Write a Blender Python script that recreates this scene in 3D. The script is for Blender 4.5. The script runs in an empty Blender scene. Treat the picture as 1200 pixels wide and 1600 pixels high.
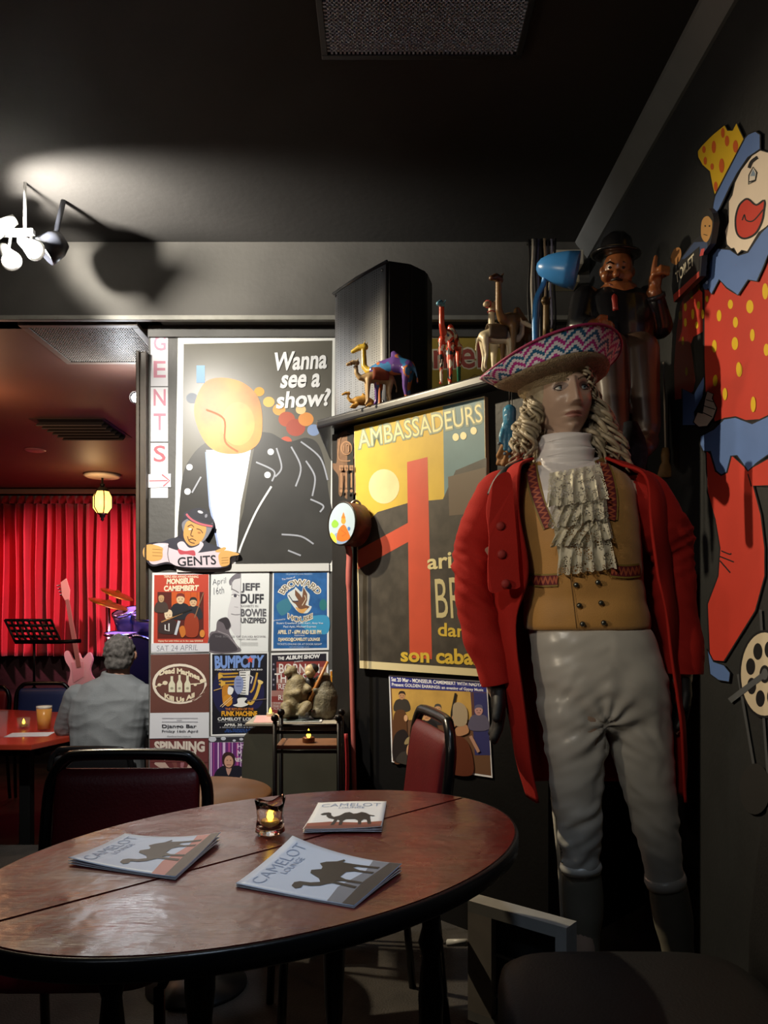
import bpy, bmesh, math, random
from math import sin, cos, pi, atan, sqrt, radians
from mathutils import Vector, Matrix, noise as mnoise
from mathutils.geometry import tessellate_polygon
SC = bpy.context.scene
COL = SC.collection
random.seed(7)

# ------------------------------------------------------------------ camera
EYE = 1.2
cam = bpy.data.cameras.new('camera'); camo = bpy.data.objects.new('camera', cam); COL.objects.link(camo)
camo.location = (0, 0, EYE); camo.rotation_euler = (pi/2, 0, 0)
cam.sensor_fit = 'VERTICAL'; cam.sensor_height = 24; cam.lens = 18.0; cam.shift_y = 0.1; cam.clip_start = 0.02
SC.camera = camo
# ------------------------------------------------------------------ view, world
SC.view_settings.view_transform = 'Standard'; SC.view_settings.look = 'None'
SC.view_settings.gamma = 1; SC.view_settings.use_curve_mapping = False
SC.view_settings.exposure = 0.0
wd = bpy.data.worlds.new('world'); SC.world = wd; wd.use_nodes = True
wd.node_tree.nodes['Background'].inputs[0].default_value = (0.5, 0.6, 1, 1)
wd.node_tree.nodes['Background'].inputs[1].default_value = 0.02

def light(name, typ, loc, energy, color=(1, 1, 1), size=0.1, target=None, angle=90, blend=0.5):
    L = bpy.data.lights.new(name, typ); L.energy = energy; L.color = color
    if typ == 'AREA': L.size = size
    else: L.shadow_soft_size = size
    if typ == 'SPOT': L.spot_size = radians(angle); L.spot_blend = blend
    o = bpy.data.objects.new(name, L); COL.objects.link(o); o.location = loc
    if target is not None:
        o.rotation_euler = (Vector(target) - Vector(loc)).to_track_quat('-Z', 'Y').to_euler()
    return o
WARM = (1, .87, .66); WHITE = (1, .95, .86)
# track lamps at upper left (bare reflector bulbs aimed at the posters and the bulkhead)
light('track_wash', 'SPOT', (-1.30, 2.55, 2.86), 320, WHITE, .03, (-.64, 4.15, 1.12), 84, .95)
light('track_side', 'SPOT', (-1.52, 2.95, 2.82), 255, (1, .84, .58), .035, (.55, 2.35, 1.15), 80, .8)
light('track_spill', 'SPOT', (-1.66, 3.26, 2.80), 320, WHITE, .03, (-1.0, 4.0, 3.34), 102, 1)
light('track_spill', 'POINT', (-1.68, 3.47, 2.93), 2, WHITE, .03)
# lamps over the table and off to the left, plus two added fill lights
light('table_lamp', 'SPOT', (.05, .55, 3.05), 78, (.66, .81, 1), .12, (-.10, 1.58, .75), 35, 1)
light('mannequin_fill', 'SPOT', (-1.0, -.5, 2.7), 68, (1, .9, .74), .08, (.50, 2.05, 1.42), 27, .9)  # added fill spot to brighten the mannequin, not a lamp of the bar
light('rear_fill', 'AREA', (-1.0, -1.2, 2.9), 3.5, (.8, .88, 1), .5, (.2, 2.5, 1.0))  # added soft frontal fill from behind the camera, stands for no fitting
light('wall_lamp', 'SPOT', (-2.1, .2, 1.75), 84, (1, .84, .62), .06, (.8, 2.3, 1.92), 48, .9)
# stage lights
light('stage_wash', 'SPOT', (-5.6, 8.0, 2.4), 560, (1, .26, .36), .06, (-3.7, 9.45, 1.2), 70, .9)
light('stage_wash', 'SPOT', (-1.5, 7.6, 2.5), 620, (1, .34, .44), .06, (-3.5, 9.45, 1.15), 62, .9)
light('stage_wash', 'SPOT', (-3.9, 6.4, 2.6), 90, (1, .62, .62), .06, (-3.6, 9.0, .8), 50, .9)
light('stage_blue', 'SPOT', (-2.3, 7.6, 2.4), 260, (.06, .12, 1), .05, (-2.75, 8.7, .9), 36, .5)
light('stage_room_lamp', 'POINT', (-2.9, 5.2, 2.4), 18, (1, .5, .25), .1)
light('stage_room_lamp', 'POINT', (-1.62, 4.78, 2.5), 11, (.9, .95, 1), .05)

# ------------------------------------------------------------------ projection helpers: photo pixel -> place
def ray(px, py):
    return Vector(((px-600)/1200, 1, (960-py)/1200))
O = Vector((0, 0, EYE))
def W(px, py, y):
    d = ray(px, py); return O + d*(y/d.y)
def Z(px, py, z):
    d = ray(px, py); return O + d*((z-EYE)/d.z)
class Plane:
    def __init__(s, p, n): s.p = Vector(p); s.n = Vector(n).normalized()
    def hit(s, px, py, off=0):
        d = ray(px, py); t = (s.p + s.n*off - O).dot(s.n)/d.dot(s.n); return O + d*t

# ------------------------------------------------------------------ materials
def lin(h):
    h = h.lstrip('#'); r = []
    for i in (0, 2, 4):
        c = int(h[i:i+2], 16)/255; r.append(c/12.92 if c <= .04045 else ((c+.055)/1.055)**2.4)
    return r
_M = {}
def M(hexc, rough=.55, metal=0, var=0, scale=20, bump=0, bscale=60, emit=0, spec=.5, sheen=0, trans=0, coat=0, dark=.5):
    k = (hexc, rough, metal, var, scale, bump, bscale, emit, spec, sheen, trans, coat, dark)
    if k in _M: return _M[k]
    m = bpy.data.materials.new('finish_' + hexc.strip('#')); m.use_nodes = True
    nt = m.node_tree; b = nt.nodes['Principled BSDF']; c = lin(hexc) + [1]
    b.inputs['Base Color'].default_value = c; b.inputs['Roughness'].default_value = rough
    b.inputs['Metallic'].default_value = metal; b.inputs['Specular IOR Level'].default_value = spec
    if sheen: b.inputs['Sheen Weight'].default_value = sheen
    if trans: b.inputs['Transmission Weight'].default_value = trans; b.inputs['IOR'].default_value = 1.45
    if coat: b.inputs['Coat Weight'].default_value = coat; b.inputs['Coat Roughness'].default_value = .08
    if emit:
        b.inputs['Emission Color'].default_value = c; b.inputs['Emission Strength'].default_value = emit
    if var or bump:
        tc = nt.nodes.new('ShaderNodeTexCoord')
    if var:
        n = nt.nodes.new('ShaderNodeTexNoise'); n.inputs['Scale'].default_value = scale; n.inputs['Detail'].default_value = 6
        nt.links.new(tc.outputs['Object'], n.inputs['Vector'])
        mx = nt.nodes.new('ShaderNodeMix'); mx.data_type = 'RGBA'; mx.inputs[6].default_value = c
        mx.inputs[7].default_value = [x*dark for x in c[:3]] + [1]
        r = nt.nodes.new('ShaderNodeMapRange'); r.inputs[1].default_value = .4; r.inputs[2].default_value = .7
        r.inputs[4].default_value = var
        nt.links.new(n.outputs['Fac'], r.inputs[0]); nt.links.new(r.outputs[0], mx.inputs[0])
        nt.links.new(mx.outputs[2], b.inputs['Base Color'])
    if bump:
        n2 = nt.nodes.new('ShaderNodeTexNoise'); n2.inputs['Scale'].default_value = bscale; n2.inputs['Detail'].default_value = 5
        nt.links.new(tc.outputs['Object'], n2.inputs['Vector'])
        bp = nt.nodes.new('ShaderNodeBump'); bp.inputs['Strength'].default_value = bump; bp.inputs['Distance'].default_value = .01
        nt.links.new(n2.outputs['Fac'], bp.inputs['Height']); nt.links.new(bp.outputs[0], b.inputs['Normal'])
    _M[k] = m; return m

# ------------------------------------------------------------------ object helpers
def tag(o, label=None, cat=None, group=None, kind=None):
    if label: o['label'] = label
    if cat: o['category'] = cat
    if group: o['group'] = group
    if kind: o['kind'] = kind
    return o
def thing(name, label, cat, loc=(0, 0, 0), group=None, rz=0):
    o = bpy.data.objects.new(name, None); COL.objects.link(o); o.location = loc; o.rotation_euler.z = rz
    o.empty_display_size = .05
    return tag(o, label, cat, group)
def obj(name, bm, mats, parent=None, smooth=False, world=True):
    """link a bmesh as one mesh; the geometry is in world space, local to the parent's base"""
    me = bpy.data.meshes.new(name)
    if parent is not None and world:
        p = parent; loc = Vector((0, 0, 0)); rz = 0
        ch = []
        while p is not None: ch.append(p); p = p.parent
        mt = Matrix.Identity(4)
        for q in reversed(ch): mt = mt @ q.matrix_basis
        bmesh.ops.transform(bm, matrix=mt.inverted(), verts=bm.verts)
    bm.to_mesh(me); bm.free()
    for m in (mats if isinstance(mats, (list, tuple)) else [mats]): me.materials.append(m)
    if smooth:
        me.polygons.foreach_set('use_smooth', [True]*len(me.polygons))
    o = bpy.data.objects.new(name, me); COL.objects.link(o); o.parent = parent
    return o
def struct(name, bm, m, parent=None):
    o = obj(name, bm, m, parent); 
    if parent is None: o['kind'] = 'structure'
    return o
NB = bmesh.new
def setmat(bm, n0, mi):
    bm.faces.ensure_lookup_table()
    for f in bm.faces[n0:]: f.material_index = mi
def box(bm, lo, hi, bev=0, mi=0, mat=None):
    n0 = len(bm.faces)
    r = bmesh.ops.create_cube(bm, size=1)
    lo = Vector(lo); hi = Vector(hi)
    for v in r['verts']: v.co = Vector([(lo[i]+hi[i])/2 + v.co[i]*(hi[i]-lo[i]) for i in range(3)])
    if bev:
        es = list({e for v in r['verts'] for e in v.link_edges})
        rb = bmesh.ops.bevel(bm, geom=es, offset=bev, segments=2, affect='EDGES', profile=.6)
    if mat is not None:
        bm.faces.ensure_lookup_table()
        vs = {v for f in bm.faces[n0:] for v in f.verts} if not bev else {v for f in bm.faces for v in f.verts if f.index < 0 or True} if n0 == 0 else {v for f in list(bm.faces)[-26:] for v in f.verts}
        bmesh.ops.transform(bm, matrix=mat, verts=list(vs))
    if mi: setmat(bm, n0, mi)
    return bm
def obox(bm, c, ax, ay, az, mi=0):
    """box from its centre and three half-axis vectors"""
    c, ax, ay, az = map(Vector, (c, ax, ay, az)); n0 = len(bm.faces)
    vs = [bm.verts.new(c + ax*i + ay*j + az*k) for k in (-1, 1) for j in (-1, 1) for i in (-1, 1)]
    for q in ((0, 2, 3, 1), (4, 5, 7, 6), (0, 1, 5, 4), (2, 6, 7, 3), (0, 4, 6, 2), (1, 3, 7, 5)):
        f = bm.faces.new([vs[i] for i in q]); f.material_index = mi
    return bm
def frame_of(d):
    d = d.normalized(); a = Vector((0, 0, 1)) if abs(d.z) < .9 else Vector((1, 0, 0))
    x = d.cross(a).normalized(); return x, x.cross(d).normalized()
def tube(bm, pts, rad, n=10, mi=0, caps=True, closed=False):
    """swept round tube along a polyline; rad is a number or one per point"""
    pts = [Vector(p) for p in pts]; k = len(pts)
    rs = rad if isinstance(rad, (list, tuple)) else [rad]*k
    rings = []; x = None
    for i, p in enumerate(pts):
        if closed: d = pts[(i+1) % k] - pts[i-1]
        else: d = pts[min(i+1, k-1)] - pts[max(i-1, 0)]
        if d.length < 1e-9: d = Vector((0, 0, 1))
        d.normalize()
        if x is None: x, y = frame_of(d)
        else:
            x = (x - d*x.dot(d))
            if x.length < 1e-6: x, y = frame_of(d)
            x.normalize(); y = x.cross(d) 
        rings.append([bm.verts.new(p + (x*cos(2*pi*j/n) + y*sin(2*pi*j/n))*rs[i]) for j in range(n)])
    rng = range(k) if closed else range(k-1)
    for i in rng:
        a, b = rings[i], rings[(i+1) % k]
        for j in range(n):
            f = bm.faces.new((a[j], a[(j+1) % n], b[(j+1) % n], b[j])); f.material_index = mi; f.smooth = True
    if caps and not closed:
        for r in (rings[0][::-1], rings[-1]):
            f = bm.faces.new(r); f.material_index = mi
    return bm
def loft(bm, rings, mi=0, caps=True, close=False):
    """rings: lists of points (same count) joined into a skin"""
    vs = [[bm.verts.new(p) for p in r] for r in rings]; n = len(vs[0]); k = len(vs)
    for i in range(k if close else k-1):
        a, b = vs[i], vs[(i+1) % k]
        for j in range(n):
            f = bm.faces.new((a[j], a[(j+1) % n], b[(j+1) % n], b[j])); f.material_index = mi; f.smooth = True
    if caps and not close:
        for r in (vs[0][::-1], vs[-1]):
            f = bm.faces.new(r); f.material_index = mi; f.smooth = True
    return bm
def ell(c, ax, ay, n=24, p=2.0, ph=0):
    """super-ellipse ring round c with half axes ax, ay"""
    c, ax, ay = Vector(c), Vector(ax), Vector(ay); out = []
    for j in range(n):
        t = 2*pi*j/n + ph; a, b = cos(t), sin(t)
        out.append(c + ax*(math.copysign(abs(a)**(2/p), a)) + ay*(math.copysign(abs(b)**(2/p), b)))
    return out
def lathe(bm, prof, c=(0, 0, 0), n=24, mi=0, axis=None, sx=1, sy=1, caps=True):
    """prof: (radius, height) pairs turned about z (or about axis) through c"""
    c = Vector(c); R = Matrix.Identity(3) if axis is None else Vector(axis).to_track_quat('Z', 'Y').to_matrix()
    return loft(bm, [[c + R @ Vector((r*cos(2*pi*j/n)*sx, r*sin(2*pi*j/n)*sy, h)) for j in range(n)] for r, h in prof], mi, caps)
def ball(bm, c, r, mi=0, sub=2, rot=None):
    n0 = len(bm.faces)
    q = bmesh.ops.create_icosphere(bm, subdivisions=sub, radius=1)
    s = Vector((r, r, r)) if not hasattr(r, '__len__') else Vector(r)
    R = rot if rot is not None else Matrix.Identity(3)
    for v in q['verts']: v.co = R @ Vector((v.co.x*s.x, v.co.y*s.y, v.co.z*s.z)) + Vector(c)
    for f in {f for v in q['verts'] for f in v.link_faces}: f.material_index = mi; f.smooth = True
    return bm
def prism(bm, poly, a, b, mi=0):
    """polygon (list of 3D points) pushed along: front copy offset a, back copy offset b (vectors)"""
    a, b = Vector(a), Vector(b); F = [bm.verts.new(Vector(p)+a) for p in poly]; B = [bm.verts.new(Vector(p)+b) for p in poly]
    fs = [bm.faces.new(F), bm.faces.new(B[::-1])]
    k = len(poly)
    for i in range(k): fs.append(bm.faces.new((F[i], B[i], B[(i+1) % k], F[(i+1) % k])))
    for f in fs: f.material_index = mi
    return bm
def chain(bm, pts, n=12):
    """capsules along (point, radius) pairs, for blob()"""
    P = [(Vector(p), r) for p, r in pts]
    for i, (p, r) in enumerate(P):
        ball(bm, p, r, sub=2)
        if i:
            q, s = P[i-1]
            if (p-q).length > 1e-5: tube(bm, [q, p], [s, r], n)
    return bm
def blob(bm, voxel, smooth=4, factor=.5):
    """weld overlapping closed shapes into one continuous skin"""
    bmesh.ops.recalc_face_normals(bm, faces=bm.faces)
    me = bpy.data.meshes.new('tmp'); bm.to_mesh(me); bm.free()
    o = bpy.data.objects.new('tmp', me); COL.objects.link(o)
    r = o.modifiers.new('r', 'REMESH'); r.mode = 'VOXEL'; r.voxel_size = voxel
    if smooth:
        s = o.modifiers.new('s', 'SMOOTH'); s.iterations = smooth; s.factor = factor
    dg = bpy.context.evaluated_depsgraph_get(); ev = o.evaluated_get(dg); m2 = ev.to_mesh()
    out = bmesh.new(); out.from_mesh(m2); ev.to_mesh_clear()
    bpy.data.objects.remove(o); bpy.data.meshes.remove(me)
    for f in out.faces: f.smooth = True
    return out
def spline(pts, k=6, closed=True):
    """Catmull-Rom through 2D or 3D points"""
    P = [Vector(p) for p in pts]; n = len(P); out = []
    for i in range(n if closed else n-1):
        if closed: a, b, c, d = P[i-1], P[i], P[(i+1) % n], P[(i+2) % n]
        else: a, b, c, d = P[max(i-1, 0)], P[i], P[i+1], P[min(i+2, n-1)]
        for j in range(k):
            t = j/k
            out.append(.5*((2*b) + (c-a)*t + (2*a-5*b+4*c-d)*t*t + (3*b-a-3*c+d)*t**3))
    if not closed: out.append(P[-1])
    return out

# ------------------------------------------------------------------ flat printed things: shapes drawn on a plane
_tx = {}
def glyphs(s, bold=0.0):
    k = (s, bold)
    if k in _tx: return _tx[k]
    cu = bpy.data.curves.new('txt', 'FONT'); cu.body = s; cu.offset = bold; cu.resolution_u = 3; cu.fill_mode = 'FRONT'
    o = bpy.data.objects.new('txt', cu); me = o.to_mesh()
    V = [(v.co.x, v.co.y) for v in me.vertices]; F = [tuple(p.vertices) for p in me.polygons]
    o.to_mesh_clear(); bpy.data.objects.remove(o); bpy.data.curves.remove(cu)
    x0 = min(v[0] for v in V); x1 = max(v[0] for v in V); y0 = min(v[1] for v in V); y1 = max(v[1] for v in V)
    V = [((x-x0)/(x1-x0), 1-(y-y0)/(y1-y0)) for x, y in V]
    _tx[k] = (V, F); return _tx[k]
class Canvas:
    STEP = .00012
    def __init__(s, plane, off=.002, thick=.0012):
        s.pl = plane; s.off = off; s.th = thick; s.bm = bmesh.new(); s.mats = []; s.L = 0
    def mi(s, m):
        if isinstance(m, str): m = M(m, .5)
        if m not in s.mats: s.mats.append(m)
        return s.mats.index(m)
    def pt(s, p): return s.pl.hit(p[0], p[1], s.off + s.L*s.STEP)
    def base(s, poly, m):
        F = [s.pl.hit(p[0], p[1], s.off) for p in poly]
        prism(s.bm, F, (0, 0, 0), s.pl.n*-s.th, s.mi(m)); return s
    def poly(s, pts, m, same=False):
        if not same: s.L += 1
        vs = [s.bm.verts.new(s.pt(p)) for p in pts]
        tri = tessellate_polygon([[Vector((p[0], p[1], 0)) for p in pts]])
        mi = s.mi(m)
        for t in tri:
            try: f = s.bm.faces.new([vs[i] for i in t]); f.material_index = mi
            except ValueError: pass
        return s
    def blob(s, pts, m, k=6): return s.poly(spline([(p[0], p[1], 0) for p in pts], k), m)
    def rect(s, x0, y0, x1, y1, m): return s.poly([(x0, y0), (x1, y0), (x1, y1), (x0, y1)], m)
    def oval(s, cx, cy, rx, ry, m, rot=0, n=28, same=False):
        return s.poly([(cx + rx*cos(t)*cos(rot) - ry*sin(t)*sin(rot), cy + rx*cos(t)*sin(rot) + ry*sin(t)*cos(rot)) for t in [2*pi*i/n for i in range(n)]], m, same)
    def line(s, pts, w, m, smooth=False, same=False, closed=False):
        if smooth: pts = spline([(p[0], p[1], 0) for p in pts], 6, closed)
        P = [Vector((p[0], p[1])) for p in pts]
        if closed: P.append(P[0])
        if not same: s.L += 1
        n = len(P); a = []; b = []
        for i in range(n):
            if closed and i in (0, n-1): d = P[1]-P[n-2]
            else: d = P[min(i+1, n-1)] - P[max(i-1, 0)]
            if d.length < 1e-9: d = Vector((1, 0))
            d.normalize(); q = Vector((-d.y, d.x))*((w[i] if hasattr(w, '__len__') else w)/2)
            a.append(s.bm.verts.new(s.pt(P[i]+q))); b.append(s.bm.verts.new(s.pt(P[i]-q)))
        mi = s.mi(m)
        for i in range(n-1):
            f = s.bm.faces.new((a[i], a[i+1], b[i+1], b[i])); f.material_index = mi
        return s
    def text(s, t, q, m, bold=0.0, same=False):
        """q: (x0,y0,x1,y1) box, four corners, or a function of (u,v)"""
        if callable(q): fn = q
        else:
            if len(q) == 4 and not hasattr(q[0], '__len__'):
                x0, y0, x1, y1 = q; q = [(x0, y0), (x1, y0), (x1, y1), (x0, y1)]
            A, B, C, D = [Vector(p) for p in q]
            fn = lambda u, v: (A*(1-u)+B*u)*(1-v) + (D*(1-u)+C*u)*v
        if not same: s.L += 1
        V, F = glyphs(t, bold); mi = s.mi(m)
        vs = [s.bm.verts.new(s.pt(fn(*v))) for v in V]
        for f in F:
            try: g = s.bm.faces.new([vs[i] for i in f]); g.material_index = mi
            except ValueError: pass
        return s
    def done(s, name, label, cat, group=None, parent=None, glossy=None):
        # faces look along the plane's normal
        for f in s.bm.faces:
            f.normal_update()
        o = obj(name, s.bm, s.mats, parent)
        if parent is None: tag(o, label, cat, group)
        elif label: o['label'] = label
        return o

# ------------------------------------------------------------------ the setting
CEIL = 3.14; BULK = 2.743; YW = 4.12; XR = 1.07; YB = 4.0
m_wall = M('#5c5a56', .55, var=.5, scale=3, bump=.15, bscale=40)
m_ceil = M('#363432', .85, spec=.2, var=.4, scale=2, bump=.12, bscale=30)
m_dark = M('#1c1b1b', .5, var=.5, scale=6, bump=.1)
m_black = M('#0e0e0f', .45)
m_right = M('#262728', .55, var=.4, scale=4, bump=.12, bscale=50)
m_floor = M('#3a3530', .8, var=.8, scale=9, bump=.5, bscale=150)
m_sceil = M('#5d4339', .55, var=.3, scale=2)
struct('floor', box(NB(), (-6.5, -2.2, -.25), (XR+.15, 4.0, 0)), m_floor)
struct('floor_stage_room', box(NB(), (-7, 4.0, -.4), (.2, 10.2, -.22)), M('#3a2c28', .6, var=.6, scale=8))
struct('ceiling', box(NB(), (-6.5, -2.2, CEIL), (XR+.15, 4.2, CEIL+.1)), m_ceil)
struct('ceiling_stage_room', box(NB(), (-7, YB+.04, BULK), (-1.18, 10.2, BULK+.1)), m_sceil)
struct('wall_back', box(NB(), (-1.262, YW, -.3), (XR+.15, YW+.12, CEIL)), m_wall)
struct('trim_bulkhead', box(NB(), (-6.5, YB, BULK), (XR+.15, YB+.15, CEIL)), M('#56534e', .7, var=.35, scale=3, bump=.12, bscale=30, spec=.3))
struct('wall_right', box(NB(), (XR, -2.2, 0), (XR+.15, YW+.12, CEIL)), m_right)
struct('wall_left', box(NB(), (-6.6, -2.2, -.3), (-6.5, 10.2, CEIL)), m_dark)
struct('wall_rear', box(NB(), (-6.5, -2.3, 0), (XR+.15, -2.2, CEIL)), m_dark)
struct('wall_stage_end', box(NB(), (-7, 10.1, -.3), (.2, 10.2, BULK)), m_dark)
struct('wall_stage_side', box(NB(), (-.1, YW+.12, -.3), (.1, 10.2, BULK)), m_dark)
# bead under the bulkhead, cove along the right wall
struct('trim_bead', box(NB(), (-2.05, YB-.012, BULK-.012), (XR, YB+.02, BULK+.012), .004), M('#8d8a80', .5, var=.4, scale=15))
bm = NB(); 
prism(bm, [(XR, 0, CEIL), (XR-.075, 0, CEIL), (XR-.07, 0, CEIL-.012), (XR-.012, 0, CEIL-.085), (XR, 0, CEIL-.085)], (0, -2.2, 0), (0, YB, 0))
bmesh.ops.recalc_face_normals(bm, faces=bm.faces)
struct('trim_cove', bm, M('#6a6b6a', .5, var=.3, scale=6))
# batten under the bulkhead on the poster wall
struct('trim_batten', box(NB(), (-1.262, YW-.02, BULK-.06), (XR-.01, YW, BULK+.01), .003), m_wall)
# door post between the two rooms
bm = NB(); box(bm, (-1.305, YW-.03, 1.17), (-1.262, YW+.12, 2.60), .006); box(bm, (-1.318, YW-.045, 1.17), (-1.300, YW-.03, 2.60), .004); box(bm, (-1.272, YW-.045, 1.17), (-1.263, YW-.03, 2.60), .002)
struct('trim_door_post', bm, M('#4b3d2c', .45, var=.6, scale=12))
# diagonal corner cupboard carrying the high shelf
SH = 2.065
n45 = Vector((-.7071, -.7071, 0)); KP = 3.235
def PX(x): return KP - x
bm = NB(); pol = [(-.225, PX(-.225)), (.57, PX(.57)), (XR-.003, PX(.57)+XR-.003-.57), (XR-.003, YW-.003), (-.225, YW-.003)]
prism(bm, [(x, y, 0) for x, y in pol], (0, 0, SH-.041), (0, 0, .002)); bmesh.ops.recalc_face_normals(bm, faces=bm.faces)
struct('wall_corner_cupboard', bm, M('#121111', .5, var=.5, scale=5, bump=.08, spec=.3))
pol2 = [(-.30, PX(-.30)-.12), (.60, PX(.60)-.12), (XR-.004, PX(.60)+XR-.60-.1), (XR-.004, YW-.004), (-.29, YW-.004)]
bm = NB(); prism(bm, [(x, y, 0) for x, y in pol2], (0, 0, SH+.0), (0, 0, SH-.04)); bmesh.ops.recalc_face_normals(bm, faces=bm.faces)
bmesh.ops.bevel(bm, geom=[e for e in bm.edges], offset=.012, segments=3, affect='EDGES', profile=.6)
tag(obj('shelf', bm, M('#26262a', .35, var=.4, scale=8, coat=.3)), 'long black ledge above the cupboard holding the camel ornaments', 'shelf')
# lighter vertical stile on the cupboard's left edge
bm = NB(); prism(bm, [(-.225, PX(-.225)-.001, 0), (-.225+.10, PX(-.225+.10)-.001, 0), (-.125-.009, PX(-.125)-.013, 0), (-.234, PX(-.234)-.004, 0)], (0, 0, SH-.055), (0, 0, .003)); bmesh.ops.recalc_face_normals(bm, faces=bm.faces)
struct('trim_cupboard_stile', bm, M('#1c1a18', .5, var=.5, scale=9))
PANEL = Plane((0, KP, 0), n45); FLY = Plane((0, YW, 0), (0, -1, 0)); RW = Plane((XR, 0, 0), (-1, 0, 0))
# ------------------------------------------------------------------ printed things on the poster wall
WHT = M('#f2f1ee', .5); INK = M('#15141a', .5); CRM = M('#f0e3c4', .5)
def sheet(quad, m, plane=FLY, off=.004, thick=.001):
    c = Canvas(plane, off, thick); c.base(quad, m); return c
def q4(x0, y0, x1, y1): return [(x0, y0), (x1, y0), (x1, y1), (x0, y1)]

# column of letter sheets
PNK = M('#d58ea0', .6); DPK = M('#c4626c', .6)
def letter_sheet(y0, y1, letters, label, off):
    c = sheet(q4(235.5, y0, 262.5, y1), M('#e9e7ea', .6), off=off)
    for t, a, b, m in letters: c.text(t, (240, a, 259, b), m, .012)
    return c.done('letter_sheet', label, 'sign', 'paper sheets spelling a word down the wall edge')
letter_sheet(520, 603.5, [('G', 524, 548, PNK), ('E', 564, 590, PNK)], 'white paper sheet with pink letters G and E at the top of the column', .003)
letter_sheet(605, 690, [('N', 608, 634, PNK), ('T', 646, 672, PNK)], 'white paper sheet with pink letters N and T above the S sheet', .003)
letter_sheet(692, 778, [('S', 696, 722, DPK)], 'white paper sheet with a red letter S, lowest of its column', .003)
c = sheet([(231.5, 741), (267, 740), (267, 761), (231.5, 762)], M('#f0eef0', .6), off=.006)
c.line([(233, 751.5), (262, 751)], 2, DPK).line([(253, 741.5), (265, 751), (255, 760)], 2.4, DPK)
c.done('arrow_sheet', 'small white paper strip with a red arrow pointing right', 'sign')

# large poster: WANNA SEE A SHOW?
BG = M('#6a665b', .35, var=.3, scale=4); JK = M('#3f3d39', .35, var=.4, scale=6); SHN = M('#a9abb2', .4)
c = sheet([(278, 528), (524, 521.5), (521, 893), (272, 889)], M('#f4f3ea', .4), off=.003)
c.poly([(287, 537.5), (519.5, 532), (515.5, 881), (283, 880)], BG)
for x, y, r, m in [(436, 640, 10, '#d9a04a'), (448, 655, 13, '#b5502e'), (462, 668, 15, '#a8442c'), (478, 655, 12, '#d98c3c'), (420, 628, 9, '#efb95c'), (490, 672, 10, '#7f93b8'), (470, 640, 8, '#e8c98c'), (405, 612, 8, '#e0a030'), (300, 622, 9, '#8d94a0'), (447, 690, 9, '#c25234')]:
    c.oval(x, y, r, r*.9, m)
c.poly([(307, 571), (320, 571), (320, 598), (307, 598)], M('#8fb8e6', .5))
c.blob([(283, 760), (300, 712), (330, 690), (350, 720), (352, 880), (283, 880)], JK)
c.blob([(400, 690), (420, 676), (450, 690), (480, 684), (500, 700), (512, 760), (516, 880), (366, 880), (380, 800)], JK)
c.poly([(322, 703), (392, 703), (386, 740), (376, 790), (368, 880), (344, 880), (328, 790), (323, 740)], M('#f0f1f6', .5))
c.line([(322, 706), (328, 790), (346, 878)], 3, M('#9fb0dc', .5))
OR = M('#dd9434', .4, var=.8, scale=7)
c.blob([(318, 600), (345, 590), (380, 598), (404, 622), (410, 660), (404, 692), (378, 708), (340, 706), (316, 684), (303, 640)], OR)
c.oval(372, 662, 26, 34, M('#e8a848', .4, var=.5, scale=8))
c.line([(322, 640), (350, 655), (352, 690), (372, 706)], 3, M('#a9601c', .5), True)
c.line([(424, 760), (400, 800), (378, 850), (370, 876)], 3, WHT, True)
for p in ([(432, 700), (440, 730), (430, 745)], [(455, 698), (470, 730), (462, 760)], [(478, 720), (492, 745), (488, 775)], [(440, 835), (470, 838), (490, 850)], [(485, 780), (505, 790), (500, 800)], [(400, 722), (428, 736), (425, 752)], [(470, 690), (500, 715), (512, 750)], [(450, 860), (470, 868)], [(300, 770), (314, 745)]):
    c.line(p, [1, 4] + [2]*50 if False else 2.5, SHN, True)
for x, y in ((296, 730), (293, 768), (418, 742), (423, 706)): c.oval(x, y, 5, 5, WHT)
c.text('Wanna', [(429, 551), (513, 545), (510, 576), (425, 580)], WHT, .03)
c.text('see a', [(441, 586), (502, 583), (499, 605), (437, 607)], WHT, .03)
c.text('show?', [(434, 612), (518, 606), (514, 634), (431, 639)], WHT, .03)
c.done('show_poster', 'large dark poster with white border and words Wanna see a show', 'poster')
c = Canvas(FLY, .014, .007); c.base([(276, 882), (514, 880), (514, 892), (276, 894)], M('#d8d6cf', .6))
c.done('poster_batten', 'narrow white strip along the foot of the large dark poster', 'strip')

# second large poster, half hidden behind the loudspeaker
c = sheet([(610, 519), (810, 511), (810, 760), (610, 760)], M('#f2efdf', .4), off=.003)
c.poly([(616, 531), (803, 524), (803, 755), (616, 755)], M('#b59a45', .4, var=.4, scale=5))
c.text('Camel', [(612, 535), (753, 526), (756, 577), (612, 580)], CRM, .05)
c.text('Camel', [(615, 537), (751, 529), (753, 575), (615, 578)], M('#b5584c', .5), .012)
c.line([(728, 596), (742, 585), (752, 590)], 2, M('#8c7434', .5)); c.line([(726, 602), (745, 592), (760, 600)], 2, M('#8c7434', .5))
c.done('yellow_poster', 'mustard yellow poster with white border and big red letters behind the loudspeaker', 'poster')

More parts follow.
